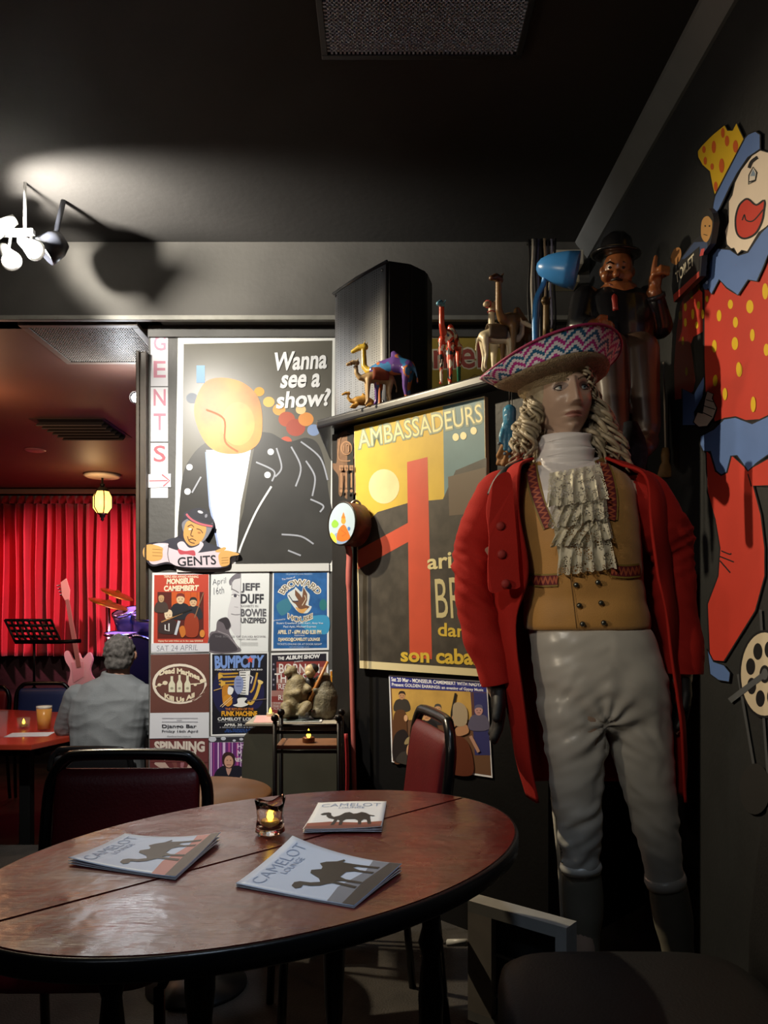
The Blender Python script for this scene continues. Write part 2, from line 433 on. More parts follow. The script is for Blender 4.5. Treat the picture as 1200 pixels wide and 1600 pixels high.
# flyers
FG = 'gig flyers on the poster wall'
def dot_people(c, P):
    for x, y, r, skin, hair, body in P:
        c.blob([(x-r*2, y+r*4), (x-r*1.7, y+r*1.4), (x, y+r*.8), (x+r*1.7, y+r*1.4), (x+r*2, y+r*4)], body, 4)
        c.oval(x, y, r*.85, r*1.05, skin)
        c.blob([(x-r*.9, y-r*.2), (x-r*.7, y-r), (x, y-r*1.25), (x+r*.7, y-r), (x+r*.9, y-r*.2), (x+r*.4, y-r*.55), (x-r*.4, y-r*.55)], hair, 4)
        c.oval(x-r*.35, y, r*.12, r*.1, INK, n=8); c.oval(x+r*.35, y, r*.12, r*.1, INK, n=8, same=True); c.line([(x-r*.3, y+r*.5), (x+r*.3, y+r*.5)], r*.12, '#7a3a30', same=True)
# 1 red band flyer
c = sheet([(238, 895), (327, 894), (327, 1019), (236, 1021)], WHT)
c.poly([(241, 898.5), (326, 897.5), (326, 1005), (240, 1005)], '#c2432f')
c.text('TRIPLE ARIA AWARD WINNING', (256, 899, 310, 903), CRM, .02)
c.text('MONSIEUR', [(261, 904), (304, 903), (304, 912), (260, 913)], CRM, .05)
c.text('CAMEMBERT', [(256, 915), (311, 914), (309, 923), (256, 924)], CRM, .05)
c.rect(246, 925, 318, 998, '#5a1e16'); c.rect(268, 925, 312, 960, '#cf5a22')
for x in (278, 288, 298, 308): c.line([(x, 925), (x, 960)], .6, '#8a2a14')
dot_people(c, [(297+5, 941, 6.5, '#d9b48a', '#2a2622', '#2a2a30'), (282, 936, 7.5, '#e0bd94', '#7a2a22', '#23242c'), (263, 961, 7, '#e8cfae', '#e8cfae', '#3a2b2a'), (252, 936, 5, '#c09a70', '#c8a070', '#4a3a34')])
c.line([(252, 972), (285, 958)], 2, '#b8834e'); c.line([(270, 963), (300, 952)], 2.2, '#1c1a1a')
c.blob([(290, 965), (300, 958), (310, 968), (309, 992), (296, 996), (288, 988)], '#9a3a1e'); c.line([(318, 926), (304, 965)], 1.6, '#8c6a50')
c.line([(258, 976), (258, 984), (264, 986), (264, 974)], 1.6, WHT); c.line([(280, 970), (274, 992)], 4, '#c9ccd4')
c.blob([(280, 982), (287, 978), (290, 990), (284, 996)], '#c8742c'); c.oval(316, 990, 4, 6, '#d88a3a')
c.text('Gypsy fun with lights on in the casa GIGGLE', (247, 1000, 317, 1003.5), CRM, .02)
c.done('gig_flyer', 'red flyer reading Monsieur Camembert with four cartoon musicians', 'flyer', FG)
c = sheet([(236, 1005.5), (327, 1005), (327, 1018), (236, 1019)], M('#dcdce2', .6), off=.0065, thick=.0006)
c.text('SAT 24 APRIL', [(245, 1009), (310, 1007), (309, 1016), (245, 1017.5)], M('#777785', .6), -.01)
c.done('date_strip', 'white paper strip with handwritten Sat 24 April under the red flyer', 'sign')
# 2 black and white flyer
c = sheet([(330, 893), (421, 891), (419, 1019), (327, 1020)], M('#e9ebe9', .5))
SK = '#c9c6c8'
c.blob([(375.5, 897), (366, 900), (360, 908), (363, 918), (361, 935), (357, 950), (356, 965), (362, 985), (375.5, 992)], '#d8d6d8', 5)
c.blob([(375.5, 895), (366, 898), (358, 907), (360, 915), (366, 906), (375.5, 903)], '#77727a', 4); c.line([(362, 908), (362, 922)], 1.4, '#908a90')
c.line([(362, 920), (368, 923), (373, 926)], 1.3, '#605a60'); c.oval(367.5, 931, 6, 2.6, WHT); c.oval(367.5, 931, 2.5, 2.4, '#4a4650'); c.line([(361.5, 930), (367, 928), (374, 931)], .9, '#55505a')
c.line([(361, 959), (367, 960.5), (375, 960)], 1.2, '#908c90'); c.line([(366, 948), (372, 949)], .8, '#b0acb0')
c.blob([(327.5, 1019), (328, 990), (337, 985), (340, 970), (354, 964.5), (361, 977), (358, 986), (368, 1005), (375, 1018)], '#6e666c', 5)
c.blob([(341, 969), (355, 965), (360, 977), (354, 984), (349, 974)], '#3a353a', 4); c.blob([(328, 1016), (330, 992), (345, 990), (360, 1000), (370, 1017)], '#443e44', 4)
c.line([(340, 986), (356, 992), (372, 1012)], 1, '#a8a0a4')
c.text('April', [(332, 905), (353, 902), (353, 914), (332, 917)], '#77777f', -.01); c.text('16th', [(334, 918), (350, 916), (350, 927), (334, 929)], '#77777f', -.01)
c.text('JEFF', (377, 911, 406, 926), '#4c4c52', .03); c.text('DUFF', (376, 928, 412, 943), '#3a3a40', .03); c.text('EXHIBITS IN', (377, 945, 403, 948.5), '#8a8a8e')
c.text('BOWIE', (376, 951, 416, 963), '#66666c', .03); c.text('UNZIPPED', (376, 965, 416, 973.5), '#4c4c52', .03)
c.text('THE SONGS OF DAVID BOWIE', (336, 993, 415, 996), '#8a868a'); c.text('1 NIGHT, ONE BAND', (370, 997.5, 402, 1000), '#8a868a')
for y in (1004, 1006, 1008): c.line([(377, y), (403, y)], .5, '#b5b5b5')
c.line([(376, 894), (375.5, 1019)], .4, '#a9abab')
c.done('gig_flyer', 'black and white flyer with half a face beside the words Jeff Duff', 'flyer', FG)
# 3 blue bird flyer
c = sheet([(426, 892.5), (514, 891), (514, 1015.5), (424, 1017)], WHT)
c.poly([(428, 895), (511, 894), (511, 1012.5), (427, 1013.5)], M('#2f6bab', .45, var=.7, scale=16, dark=.45))
c.blob([(470, 968), (511, 962), (511, 990), (480, 985)], M('#3f9cc8', .5)); c.blob([(432, 945), (450, 935), (455, 950), (440, 962)], '#3d7f95', 4); c.oval(505, 945, 6, 9, '#2c7a7c')
c.text('MR JOHNSON JOHN PRESENTS', (447, 896, 488, 899), '#bcd0e4'); c.text('The House of', [(440, 904), (461, 900), (461, 903), (441, 907)], WHT)
def arc(cx, cy, rx, ry, a0, a1, h, out=True):
    return lambda u, v: (cx + (rx + h*(1-v))*sin(a0+(a1-a0)*u), cy - (ry + h*(1-v))*cos(a0+(a1-a0)*u))
c.text('BROWARD', arc(469, 940, 27, 24, -1.15, 1.15, 12), '#f3ead6', .09); c.text('BROWARD', arc(469, 940, 28.5, 25.5, -1.1, 1.1, 9), '#55483c', .0)
c.blob([(449, 928), (460, 920), (462, 917), (471, 925), (474, 915), (478, 922), (484, 930), (482, 945), (487, 948), (480, 958), (466, 956), (456, 944), (452, 938)], '#dfe2dd', 3)
c.poly([(461, 921), (468, 928), (472, 934), (474, 917), (480, 928), (480, 938), (477, 945), (484, 948), (478, 954), (468, 953), (462, 944), (456, 940), (466, 938), (461, 930)], '#7a5238')
c.blob([(462, 948), (470, 952), (480, 950), (474, 958), (466, 956)], '#e0a860', 3); c.line([(451, 930), (457, 939), (466, 940)], 1.4, '#26304a'); c.line([(476, 930), (478, 936), (472, 946)], 1, CRM)
c.text('HOUSE', lambda u, v: (449+u*40, 957+v*10+6*sin(pi*u)), '#f3ead6', .08); c.text('HOUSE', lambda u, v: (450+u*38, 958.5+v*7+6*sin(pi*u)), '#6a5440', .01)
c.text('presented by', [(428, 968), (446, 966), (446, 969), (428, 971)], WHT); c.text('Stuart Crawford, John Kerr, Amy Vee', (432, 972, 505, 976), '#e6eef6', .01); c.text('Paul Apki, Michael Express', (443, 977.5, 494, 981.5), '#e6eef6', .01)
c.text('APRIL 17 - 6PM AND 8.30 PM', (434, 984, 502, 991), '#f2e6c8', .04); c.text('DJANGO@CAMELOT LOUNGE', (435, 996, 500, 1003), '#f2e6c8', .04); c.text('TICKETS ONLINE', (460, 992, 476, 994), WHT)
c.text('TICKETS ONLINE OR AT DOOR NIGHT', (433, 1005, 503, 1008), '#d6e2f0', .01); c.text('camelotlounge.com', (452, 1010, 483, 1012), '#d6e2f0')
c.done('gig_flyer', 'blue flyer with a brown bird in flight and curved lettering', 'flyer', FG)
# 4 Dead Marines
BRN = M('#6d443b', .5, var=.15, scale=10)
c = sheet([(235.5, 1022.5), (327, 1021), (326.5, 1153), (233.5, 1154)], M('#dfe0e6', .5))
c.poly([(235.5, 1023), (327, 1021.5), (326.8, 1113), (234.5, 1114)], BRN)
c.oval(280.5, 1068.5, 42.5, 31.5, '#efe2d0'); c.oval(281, 1069, 38.5, 28, '#4d2a24'); c.oval(281, 1069, 37.5, 27, BRN)
c.text('Dead Marines', lambda u, v: (249+u*63, 1049.5 - 8*sin(pi*min(1, max(0, u*.9+.1))) + 5*u + v*9), CRM, .05)
c.text('Kill Us All', lambda u, v: (257+u*47, 1082.5 + 7*sin(pi*u) - 1*u + v*8), CRM, .05)
for x, h, b in ((268.5, 25, 5), (280.5, 27, 4.3), (293, 26, 4.8)):
    y1 = 1081.5; c.poly([(x-b, y1), (x-b, y1-h*.5), (x-b*.4, y1-h*.72), (x-b*.4, y1-h), (x+b*.4, y1-h), (x+b*.4, y1-h*.72), (x+b, y1-h*.5), (x+b, y1)], '#e5e0c4'); c.oval(x, y1-6, b*.5, 2, '#a39c84')
for x, y, r in ((249, 1070, 3), (258, 1067, 4), (316, 1064, 4), (305, 1070, 2.5), (243, 1073, 2)): c.oval(x, y, r, r*.8, CRM)
c.line([(243, 1073), (262, 1066)], 1, CRM); c.line([(298, 1069), (312, 1068), (322, 1064)], 1.6, CRM)
c.line([(300, 1095), (316, 1084), (324, 1070)], 1.2, '#8a5a4c')
c.text('Django Bar', (253, 1132, 307, 1139), '#3c3c46', .02); c.text('Friday 16th April', (253, 1140.5, 309, 1145.5), '#4a4a54', .015)
for y, a, b in ((1122, 253, 309), (1125, 276, 284), (1127.5, 253, 309)): c.line([(a, y), (b, y)], .8, '#b2b2bc')
c.text('deadmarines.com.au', (261, 1149, 298, 1151.5), '#5a5a64')
c.done('gig_flyer', 'brown and white flyer with three bottles inside a cream oval', 'flyer', FG)
# 5 Bumpcity
c = sheet([(329, 1020), (419.5, 1018.5), (418.5, 1148.5), (329.5, 1150)], WHT)
c.poly([(331.5, 1022), (417.5, 1021), (416.5, 1145), (331.5, 1147.5)], '#16151f'); c.oval(352, 1080, 20, 36, '#1f2048'); c.oval(398, 1082, 15, 26, '#22204a')
c.text('BUMPCiTY', [(335, 1024.5), (413, 1023.5), (411, 1043), (336, 1045)], '#7a9ad8', .05)
c.text('BUMPCiTY', [(336, 1035), (412, 1034), (411, 1043), (336, 1045)], '#c9dcf2', .03) if False else None
c.poly([(391+6*sin(a)*(1 if i % 2 == 0 else .45), 1031-6*cos(a)*(1 if i % 2 == 0 else .45)) for i, a in enumerate([pi*j/5 for j in range(10)])], '#e0533c')
c.text("SYDNEY'S LEGENDARY 10-PIECE SOUL FUNK BAND", (335.5, 1045, 410, 1047.5), WHT, .02)
for y in (1052, 1057, 1064, 1069): c.line([(342, y), (350, y+1), (372, y)], [5]+[2.2]*2 if False else 2.6, '#c99a36')
c.poly([(341, 1052), (341, 1062), (348, 1058), (348, 1055)], '#dfb04a'); c.poly([(345, 1062), (345, 1074), (352, 1069), (352, 1066)], '#dfb04a')
c.poly([(374, 1049), (391, 1048), (388, 1086), (375, 1085)], WHT)
for y in range(1051, 1085, 4): c.line([(375, y), (384, y)], 1.4, INK, same=True)
c.blob([(367, 1060), (373, 1056), (380, 1062), (379, 1078), (372, 1085), (366, 1075)], '#8f9cc8', 3); c.line([(369, 1062), (377, 1062)], 1, '#4a5690'); c.line([(369, 1067), (377, 1067)], 1, '#4a5690'); c.line([(369, 1072), (377, 1072)], 1, '#4a5690')
c.line([(402, 1051), (396, 1075), (391, 1082)], 3, '#cfa040', True); c.line([(407, 1064), (401, 1085), (393, 1100), (387, 1097)], [4]*30, '#e0b654', True) if False else c.line([(407, 1064), (401, 1085), (393, 1099), (387, 1097)], 4.4, '#e0b654', True)
c.blob([(403, 1062), (411, 1065), (409, 1069), (404, 1068)], '#efd080', 3); c.line([(388, 1054), (395, 1058), (392, 1068)], 2, '#d9d6d0')
c.blob([(348, 1073), (356, 1070), (358, 1080), (356, 1100), (349, 1100), (347, 1085)], '#c98428', 4); c.blob([(350, 1088), (360, 1086), (363, 1098), (356, 1104), (350, 1098)], '#d9922c', 4); c.blob([(357, 1073), (365, 1076), (362, 1085), (356, 1084)], WHT, 3)
c.line([(334, 1079), (347, 1075)], 1.2, '#e3b770'); c.line([(344, 1104), (362, 1088)], 1, '#f0d0a0'); c.line([(347, 1105), (364, 1090)], 1, '#f0d0a0')
c.blob([(371, 1092), (378, 1090), (386, 1091), (382, 1097), (388, 1101), (376, 1105), (364, 1102), (371, 1099)], WHT, 4); c.line([(386, 1095), (417, 1092)], 1.4, '#7a6a66')
c.text('THE RETURN OF THE', (352, 1106, 396, 1110), '#d9843c', .02); c.text('FUNK MACHINE', (346, 1111, 402, 1119), '#f0ae30', .05); c.text('CAMELOT LOUNGE', (340, 1121, 412, 1126), WHT, .03)
c.text('19 MARRICKVILLE RD, MARRICKVILLE', (341, 1127, 404, 1129), '#a9a9b0'); c.text('APRIL 30 - 2021', (350, 1130.5, 398, 1134.5), WHT, .03); c.text('2 SESSIONS 6PM & 8.30PM', (343, 1135.5, 400, 1137.5), '#c9c9d0'); c.text('ALL TICKETS & INFO', (353, 1139, 400, 1141.5), '#3f6ac0', .01); c.text('STICKYTICKETS.COM.AU', (351, 1142, 402, 1144.5), '#3f6ac0', .01)
c.done('gig_flyer', 'dark blue flyer titled Bumpcity with brass instruments and piano keys', 'flyer', FG)
# 6 album show
c = sheet([(423.5, 1020.5), (513, 1018.5), (513, 1147), (423, 1148)], WHT)
c.poly([(424.5, 1023.5), (510, 1021), (510, 1144), (424, 1145)], '#241f2a')
for i, y in enumerate(range(1034, 1112, 9)):
    c.poly([(432 if y < 1072 else 424, y), (510, y-1), (510, y+8), (432 if y < 1072 else 424, y+9)], '#8e3b36' if i % 2 == 0 else '#a97a70')
for y in (1038, 1046, 1062, 1070): c.oval(427.5, y, 1.6, 1.6, '#8a8494', n=8)
c.text('THE', (434, 1026, 444, 1031), WHT, .04); c.text('ALBUM SHOW', [(447, 1024.5), (500, 1022), (500, 1028.5), (446, 1031)], WHT, .05); c.text('presents', [(460, 1033), (473, 1031.5), (473, 1034.5), (460, 1036)], WHT)
for t, q in (('BORN IN', (436, 1037, 499, 1052)), ('THE U.S.A', (429, 1052, 492, 1067)), ('REMEMBERED', (435, 1069, 500, 1077)), ('REVISITED', (443, 1078, 495, 1085)), ('RE-IMAGINED', (435, 1086, 500, 1094))): c.text(t, q, '#f2e9e2', .012)
for t, y in (('THE MUSIC OF', 1097), ('THE ALBUM IN FULL', 1102), ('ALBUM AND MORE', 1106)): c.text(t, (427, y, 470, y+3), '#d9c9c4')
c.done('gig_flyer', 'flyer with red and white stripes and the words Born in the U', 'flyer', FG)
# sliver of an orange flyer by the cupboard
c = sheet([(515, 1047), (533, 1045), (533, 1150), (515, 1150)], M('#d9d6d2', .5)); c.poly([(516, 1049), (532, 1046), (532, 1068), (516, 1070)], '#d9861e'); c.text('70', (518, 1056, 528, 1066), '#f2d23c', .03)
c.oval(523, 1083, 6, 9, '#b9b6b6'); c.blob([(518, 1078), (523, 1072), (529, 1078), (525, 1076)], '#6a6668', 3); c.blob([(515, 1108), (523, 1096), (531, 1106), (532, 1148), (516, 1148)], '#b5623a', 3)
c.done('gig_flyer', 'narrow orange topped flyer at the right end of the wall beside the cupboard', 'flyer', FG)
# 7 spinning wheel
c = sheet([(234, 1155.5), (326, 1154), (326, 1284), (234, 1285)], M('#6a3234', .5))
for i in range(11):
    a0 = pi*(.05+i*.18); a1 = a0+.28; c.poly([(282, 1222), (282+70*cos(a0)*.65, max(1157, 1222-66*sin(a0))), (282+70*cos(a1)*.65, max(1157, 1222-66*sin(a1)))], ['#7d4742', '#c4a89c', '#a36a74'][i % 3])
c.rect(236, 1157, 325, 1191, '#6e3636'); c.oval(284, 1216, 18, 14, '#d9a27a'); c.blob([(268, 1212), (276, 1203), (292, 1203), (300, 1212), (284, 1209)], '#5a2f22', 4)
c.text('SPINNING', (241, 1158, 320, 1175), '#dcd0c4', .05); c.text('WHEEL', (251, 1174, 312, 1188), '#dcd0c4', .05); c.text('IN CONCERT', (295, 1189, 315, 1193), '#b58a84', .02)
c.done('gig_flyer', 'maroon flyer reading Spinning Wheel behind the red backed chair', 'flyer', FG)
# 8 purple striped flyer
c = sheet([(327, 1151), (418, 1149.5), (418, 1280), (327, 1281)], M('#cfcfd2', .5)); c.poly([(327, 1152), (417.5, 1150), (417.5, 1159), (327, 1160)], '#33323a')
for x, y, r in ((332, 1155, 6), (349, 1154, 4), (366, 1157, 2.5), (377, 1155, 3), (394, 1156, 3)): c.oval(x, y, r, r*.7, '#c9ccd6')
c.rect(328, 1160, 417, 1231, '#6d2f7a')
for i, (x, w) in enumerate(((330, 2), (334, 1), (341, 2), (345, 1), (350, 4), (358, 3), (363, 1), (371, 3), (376, 1), (382, 2), (388, 1))): c.line([(x, 1160), (x, 1231)], w, '#e0c3e6' if i % 2 == 0 else '#b54c90', same=i > 0)
c.text('HSO', (371, 1162, 392, 1170), '#ead6ee', .02); c.text('MOV', (371, 1172, 392, 1182), '#ead6ee', .02); c.text('REVOLUTION', (366, 1184, 415, 1190), WHT, .03); c.text('Tour', (377, 1191, 391, 1195), WHT, .02)
c.blob([(334, 1231), (337, 1206), (350, 1196), (356, 1200), (372, 1196), (383, 1206), (388, 1231)], '#1d1c2a', 4); c.blob([(353, 1198), (357, 1212), (362, 1198)], '#c99a8a', 3)
c.blob([(347, 1190), (349, 1178), (358, 1175), (366, 1180), (367, 1192), (362, 1200), (352, 1199)], '#3c2424', 3); c.oval(357.5, 1190, 7, 9.5, '#d6a38a'); c.oval(355, 1188, .9, .7, INK, n=8); c.oval(360.5, 1188, .9, .7, INK, n=8); c.line([(354, 1195), (361, 1195)], .8, '#8a4a44')
c.oval(381, 1217, 7, 5, '#dcb09a'); c.blob([(360, 1231), (365, 1222), (372, 1226), (385, 1222), (390, 1231)], '#b5383a', 3); c.oval(391, 1208, 5, 6, '#c9702c')
c.done('gig_flyer', 'purple striped flyer of a dark haired musician in a black jacket', 'flyer', FG)

# painted wooden sign of a man pointing the way
PL = Plane((0, YW, 0), (0, -1, 0)); c = Canvas(PL, .034, .016)
TAN = M('#d9a25c', .4); EDG = M('#2a2430', .5)
head = spline([(x, y, 0) for x, y in ((290, 803), (297, 797), (308, 794), (320, 797), (329, 806), (333, 817), (330, 828), (325, 838), (322, 846), (345, 856), (352, 862), (372, 863), (373, 868), (360, 872), (358, 884), (345, 888), (320, 889), (285, 887), (262, 881), (240, 885), (231, 880), (222, 866), (226, 852), (240, 847), (252, 847), (278, 838), (283, 830), (284, 815))], 4)
c.base(head, EDG)
c.blob([(254, 848), (278, 840), (300, 852), (324, 848), (350, 862), (340, 872), (262, 868)], '#34343f', 4)
c.blob([(287, 814), (285, 826), (292, 840), (305, 850), (320, 844), (331, 826), (331, 816), (310, 806)], '#7d7d86', 5)
c.blob([(292, 815), (287, 830), (288, 842), (296, 852), (306, 852), (316, 844), (322, 830), (320, 820), (306, 814)], TAN, 5)
c.blob([(277, 850), (286, 846), (296, 856), (310, 852), (313, 846), (318, 852), (305, 866), (284, 862)], '#e0d0d8', 4)
c.blob([(298, 808), (299, 799), (308, 793.5), (320, 796), (329, 804), (332, 817), (316, 815)], '#2a2a33', 4); c.oval(313, 800, 4.5, 2.2, '#c4c4cc', .3); c.oval(322, 806, 2, 3, '#8a8a94', .3)
c.line([(289, 801), (297, 810), (312, 817), (334, 822)], 6.5, '#33333d', True); c.line([(291, 803), (299, 811.5), (313, 818.5), (332, 822.5)], 3, '#cf5f6c', True)
for p in ([(293, 823), (299, 820), (303, 824)], [(307, 826), (313, 828), (317, 833)], [(301, 826), (298, 836), (302, 838)], [(295, 844), (300, 842), (306, 845)], [(293, 838), (296, 846), (304, 849)]): c.line(p, 1.3, '#5a3422', True)
c.oval(297, 827, 2.6, 1.6, '#efe3cc'); c.oval(311, 832, 2.4, 1.4, '#b87a3c')
c.blob([(234, 858), (240, 850), (262, 849), (265, 856), (300, 864), (344, 860), (354, 868), (352, 884), (325, 886.5), (280, 885), (262, 878), (240, 882), (232, 874)], '#dccbd2', 5)
c.line([(264, 851), (262, 866), (265, 880)], 1, '#3a2c34', True); c.oval(250, 852, 9, 2.6, '#eadde2')
c.blob([(278, 858), (289, 861), (303, 860), (305, 868), (297, 867), (290, 866), (281, 866)], '#c04a55', 4)
c.blob([(223, 862), (228, 852), (240, 851), (254, 856), (254, 862), (254, 870), (250, 875), (236, 877), (226, 872)], '#dfa95f', 4)
for y in (858, 863, 868): c.line([(238, y), (253, y+1)], .8, '#9a6a30', same=y > 858)
c.blob([(342, 866), (352, 860), (372, 864.5), (372, 867.5), (360, 870), (358, 882), (346, 885), (342, 876)], '#dfa95f', 4)
c.blob([(336, 861), (350, 855), (353, 858), (344, 863)], '#dfa95f', 3)
for y in (872, 876, 880): c.line([(346, y), (357, y-1)], .8, '#9a6a30', same=y > 872)
c.text('GENTS', [(277, 871), (337, 867), (338, 882), (278, 885)], '#1c1a22', .015)
c.done('gents_sign', 'painted wooden sign of a man in a bowler hat holding a scroll reading Gents', 'sign')

# ------------------------------------------------------------------ on the diagonal cupboard front
AGE = dict(var=.65, scale=9)
c = Canvas(PANEL, .026, .022)
c.base([(553, 665), (757, 619), (764, 1058), (562, 1044)], M('#cdbf94', .5))
YEL = M('#c2a233', .55, var=.25, scale=8); TEA = M('#5f7d84', .55, var=.3, scale=8); DRK = M('#37322b', .5, var=.5, scale=14, dark=2.6); RED = M('#bb4a30', .5, var=.35, scale=10, dark=.7)
c.poly([(553.5, 666), (692, 635), (696, 820), (558, 850)], YEL); c.poly([(692, 635), (756, 621), (761, 900), (696, 880)], TEA)
c.blob([(560, 822), (590, 800), (625, 792), (690, 760), (730, 700), (759, 700), (763, 1046), (563, 1033)], DRK, 6) if False else c.poly([(559, 830), (590, 800), (640, 785), (692, 780), (712, 735), (760, 715), (763.5, 1046), (562, 1032)], DRK)
c.poly([(636, 722), (668, 714), (675, 1030), (640, 1028)], RED); c.poly([(559, 860), (668, 800), (668, 830), (559, 890)], RED)
c.oval(600, 760, 24, 27, M('#d6c490', .55, var=.3, scale=9)); c.poly([(700, 745), (759, 730), (760, 800), (702, 806)], M('#5a4c3c', .55))
c.text('AMBASSADEURS', [(557, 671), (753, 627), (756, 662), (559, 704)], '#7d8872', .045); c.text('AMBASSADEURS', [(559, 674), (751, 631), (754, 659), (561, 701)], '#dccf94', -.004)
for x, y in ((712, 683), (724, 681), (740, 673)): c.oval(x, y, 5, 6, '#e6d9a6')
c.text('ari', [(667, 868), (705, 862), (706, 888), (668, 890)], '#c9bc8a', .02); c.text('BRU', [(679, 905), (748, 898), (752, 968), (682, 966)], '#b9ad80', .0); c.text('dans', [(684, 972), (741, 978), (741, 997), (684, 994)], '#c4a63c', .02)
c.text('son cabar', [(626, 1012), (752, 1014), (753, 1040), (626, 1034)], '#c9a93a', .03)
c.done('cabaret_board', 'tall mounted poster in yellow, teal, red and black lettered Ambassadeurs', 'poster')

# band photo poster below it
c = Canvas(PANEL, .006, .001)
c.base([(607.5, 1054.5), (761, 1064.5), (769.5, 1215.5), (612, 1191)], M('#e6e6ea', .5))
c.poly([(609, 1057), (759.5, 1066.5), (760.5, 1082), (609.8, 1074.5)], '#2a2f80')
c.text('Sat 20 Mar - MONSIEUR CAMEMBERT WITH NADYA', [(611, 1058), (754, 1067.5), (754.3, 1073), (611.5, 1064.5)], WHT, .025); c.text('Present GOLDEN EARRINGS: an evening of Gypsy Music', [(612, 1066.5), (755, 1076), (755.3, 1081.5), (612.3, 1073.5)], WHT, .02)
c.poly([(609.8, 1074.5), (760.5, 1082), (767.5, 1212), (614, 1189)], '#6a4a34')
c.poly([(612, 1076), (735, 1081), (738, 1125), (614, 1125)], M('#c9a052', .5, var=.5, scale=12)); c.poly([(735, 1081), (760.5, 1083), (766, 1180), (742, 1180)], '#33346a')
c.line([(738, 1082), (740, 1140)], 4, '#5c3c3a')
dot_people(c, [(628, 1087, 6, '#b98a64', '#2c211c', '#3a342e'), (684, 1107, 6, '#c99a70', '#4c4a44', '#2e2c30'), (748, 1110, 7.5, '#bd8f8a', '#5a5a7c', '#5c5870'), (667, 1118, 8, '#c9986c', '#23211f', '#1d1c1f')])
c.blob([(614, 1188), (614, 1130), (618, 1112), (628, 1109), (634, 1116), (636, 1150), (630, 1189)], '#5c3a22', 4); c.blob([(615, 1188), (616, 1150), (632, 1140), (640, 1160), (637, 1190)], '#241d1c', 4); c.oval(634, 1122, 3, 5, '#d0a27c')
c.text('MONSIEUR', [(654, 1136), (671, 1142), (670, 1146), (653, 1140)], WHT, .02)
c.blob([(621, 1191), (624, 1178), (634, 1174), (652, 1174), (660, 1180), (660, 1198)], '#3a3430', 4); c.oval(645, 1173, 10, 14, '#cf9a74'); c.blob([(638, 1180), (645, 1178), (652, 1180), (649, 1190), (641, 1190)], '#d6cbbc', 3); c.blob([(632, 1163), (636, 1153), (647, 1150), (656, 1156), (657, 1164), (645, 1161)], '#9a8660', 4)
c.oval(641.5, 1169, 1.1, .9, INK, n=8); c.oval(649, 1170, 1.1, .9, INK, n=8, same=True)
c.blob([(700, 1205), (702, 1165), (712, 1150), (728, 1156), (738, 1180), (737, 1211)], '#5f2e1a', 5); c.line([(712, 1083), (706, 1112), (704, 1150)], 3.4, '#23201e'); c.blob([(706, 1120), (714, 1112), (716, 1126), (708, 1138)], '#b98662', 3); c.blob([(712, 1138), (728, 1132), (732, 1145), (715, 1150)], '#b58562', 4); c.line([(735, 1150), (748, 1175)], 5, '#b58a76')
c.blob([(708, 1102), (720, 1098), (730, 1110), (728, 1132), (710, 1132)], '#a9977c', 4)
c.done('band_poster', 'photo poster of a band with blue heading, behind the tilted red chair back', 'poster')

# ------------------------------------------------------------------ clown mural on the right wall
def c1(*P): return [(1000+x/3.555, 150+y/3.555) for x, y in P]
def c2(*P): return [(1000+x/2.285, 550+y/2.285) for x, y in P]
BLU = M('#5a78b4', .55, var=.2, scale=7); CRED = M('#c43a2c', .5, var=.2, scale=5); CYE = M('#dcb41e', .5, var=.1, scale=6); SKN = M('#e3d3c2', .55, var=.15, scale=6); LN = M('#17161a', .5)
c = Canvas(RW, .001, .0008); c.STEP = .00010
bodyr = c1((355, 1090), (345, 960), (711, 880), (860, 860), (960, 1100), (950, 1600), (940, 1620)) + c2((610, 230), (460, 240), (380, 245), (300, 238), (265, 250), (232, 140), (228, 20))
def shape(pts, m, w=2.2, k=None):
    c.poly(pts, m); 
    if w: c.line(pts, w, LN, closed=True)
shape(c1((250, 1090), (300, 1040), (350, 1090), (352, 1310), (300, 1340), (285, 1380), (300, 1480), (310, 1580), (300, 1640), (250, 1680), (190, 1690), (185, 1500), (200, 1300), (220, 1160)), CRED)
for x, y, a, b in ((285, 1100, 10, 26), (252, 1172, 8, 24), (223, 1218, 9, 25), (293, 1212, 8, 30), (325, 1162, 9, 22), (252, 1258, 8, 24), (315, 1273, 9, 20), (238, 1360, 7, 24), (258, 1530, 7, 24)): p = c1((x, y))[0]; c.oval(p[0], p[1], a/3.555, b/3.555, CYE)
shape(c2((150, 130), (190, 150), (235, 75), (225, 160), (195, 215), (200, 262), (150, 262)), BLU)
shape(bodyr, CRED)
for x, y, a, b in ((695, 1085, 16, 45), (610, 1170, 20, 37), (502, 1157, 14, 26), (439, 1220, 13, 32), (530, 1257, 14, 30), (624, 1328, 13, 34), (527, 1375, 18, 36), (413, 1390, 13, 35), (372, 1127, 8, 18), (702, 1410, 15, 34), (551, 1522, 16, 38), (420, 1580, 11, 32), (348, 1212, 8, 26), (780, 1250, 20, 40), (820, 1450, 20, 40), (325, 1060, 8, 20)): p = c1((x, y))[0]; c.oval(p[0], p[1], a/3.555, b/3.555, CYE)
for x, y, a, b in ((303, 150, 8, 22), (404, 187, 9, 28), (268, 103, 8, 20), (352, 60, 9, 24)): p = c2((x, y))[0]; c.oval(p[0], p[1], a/2.285, b/2.285, CYE)
shape(c2((190, 250), (205, 215), (222, 220), (232, 165), (240, 140), (262, 150), (258, 165), (274, 200), (262, 235), (240, 265), (210, 268)), SKN, 1.6)
for p in (((235, 170), (262, 178)), ((228, 192), (268, 205)), ((222, 215), (258, 232))): c.line(c2(*p), 1.4, LN)
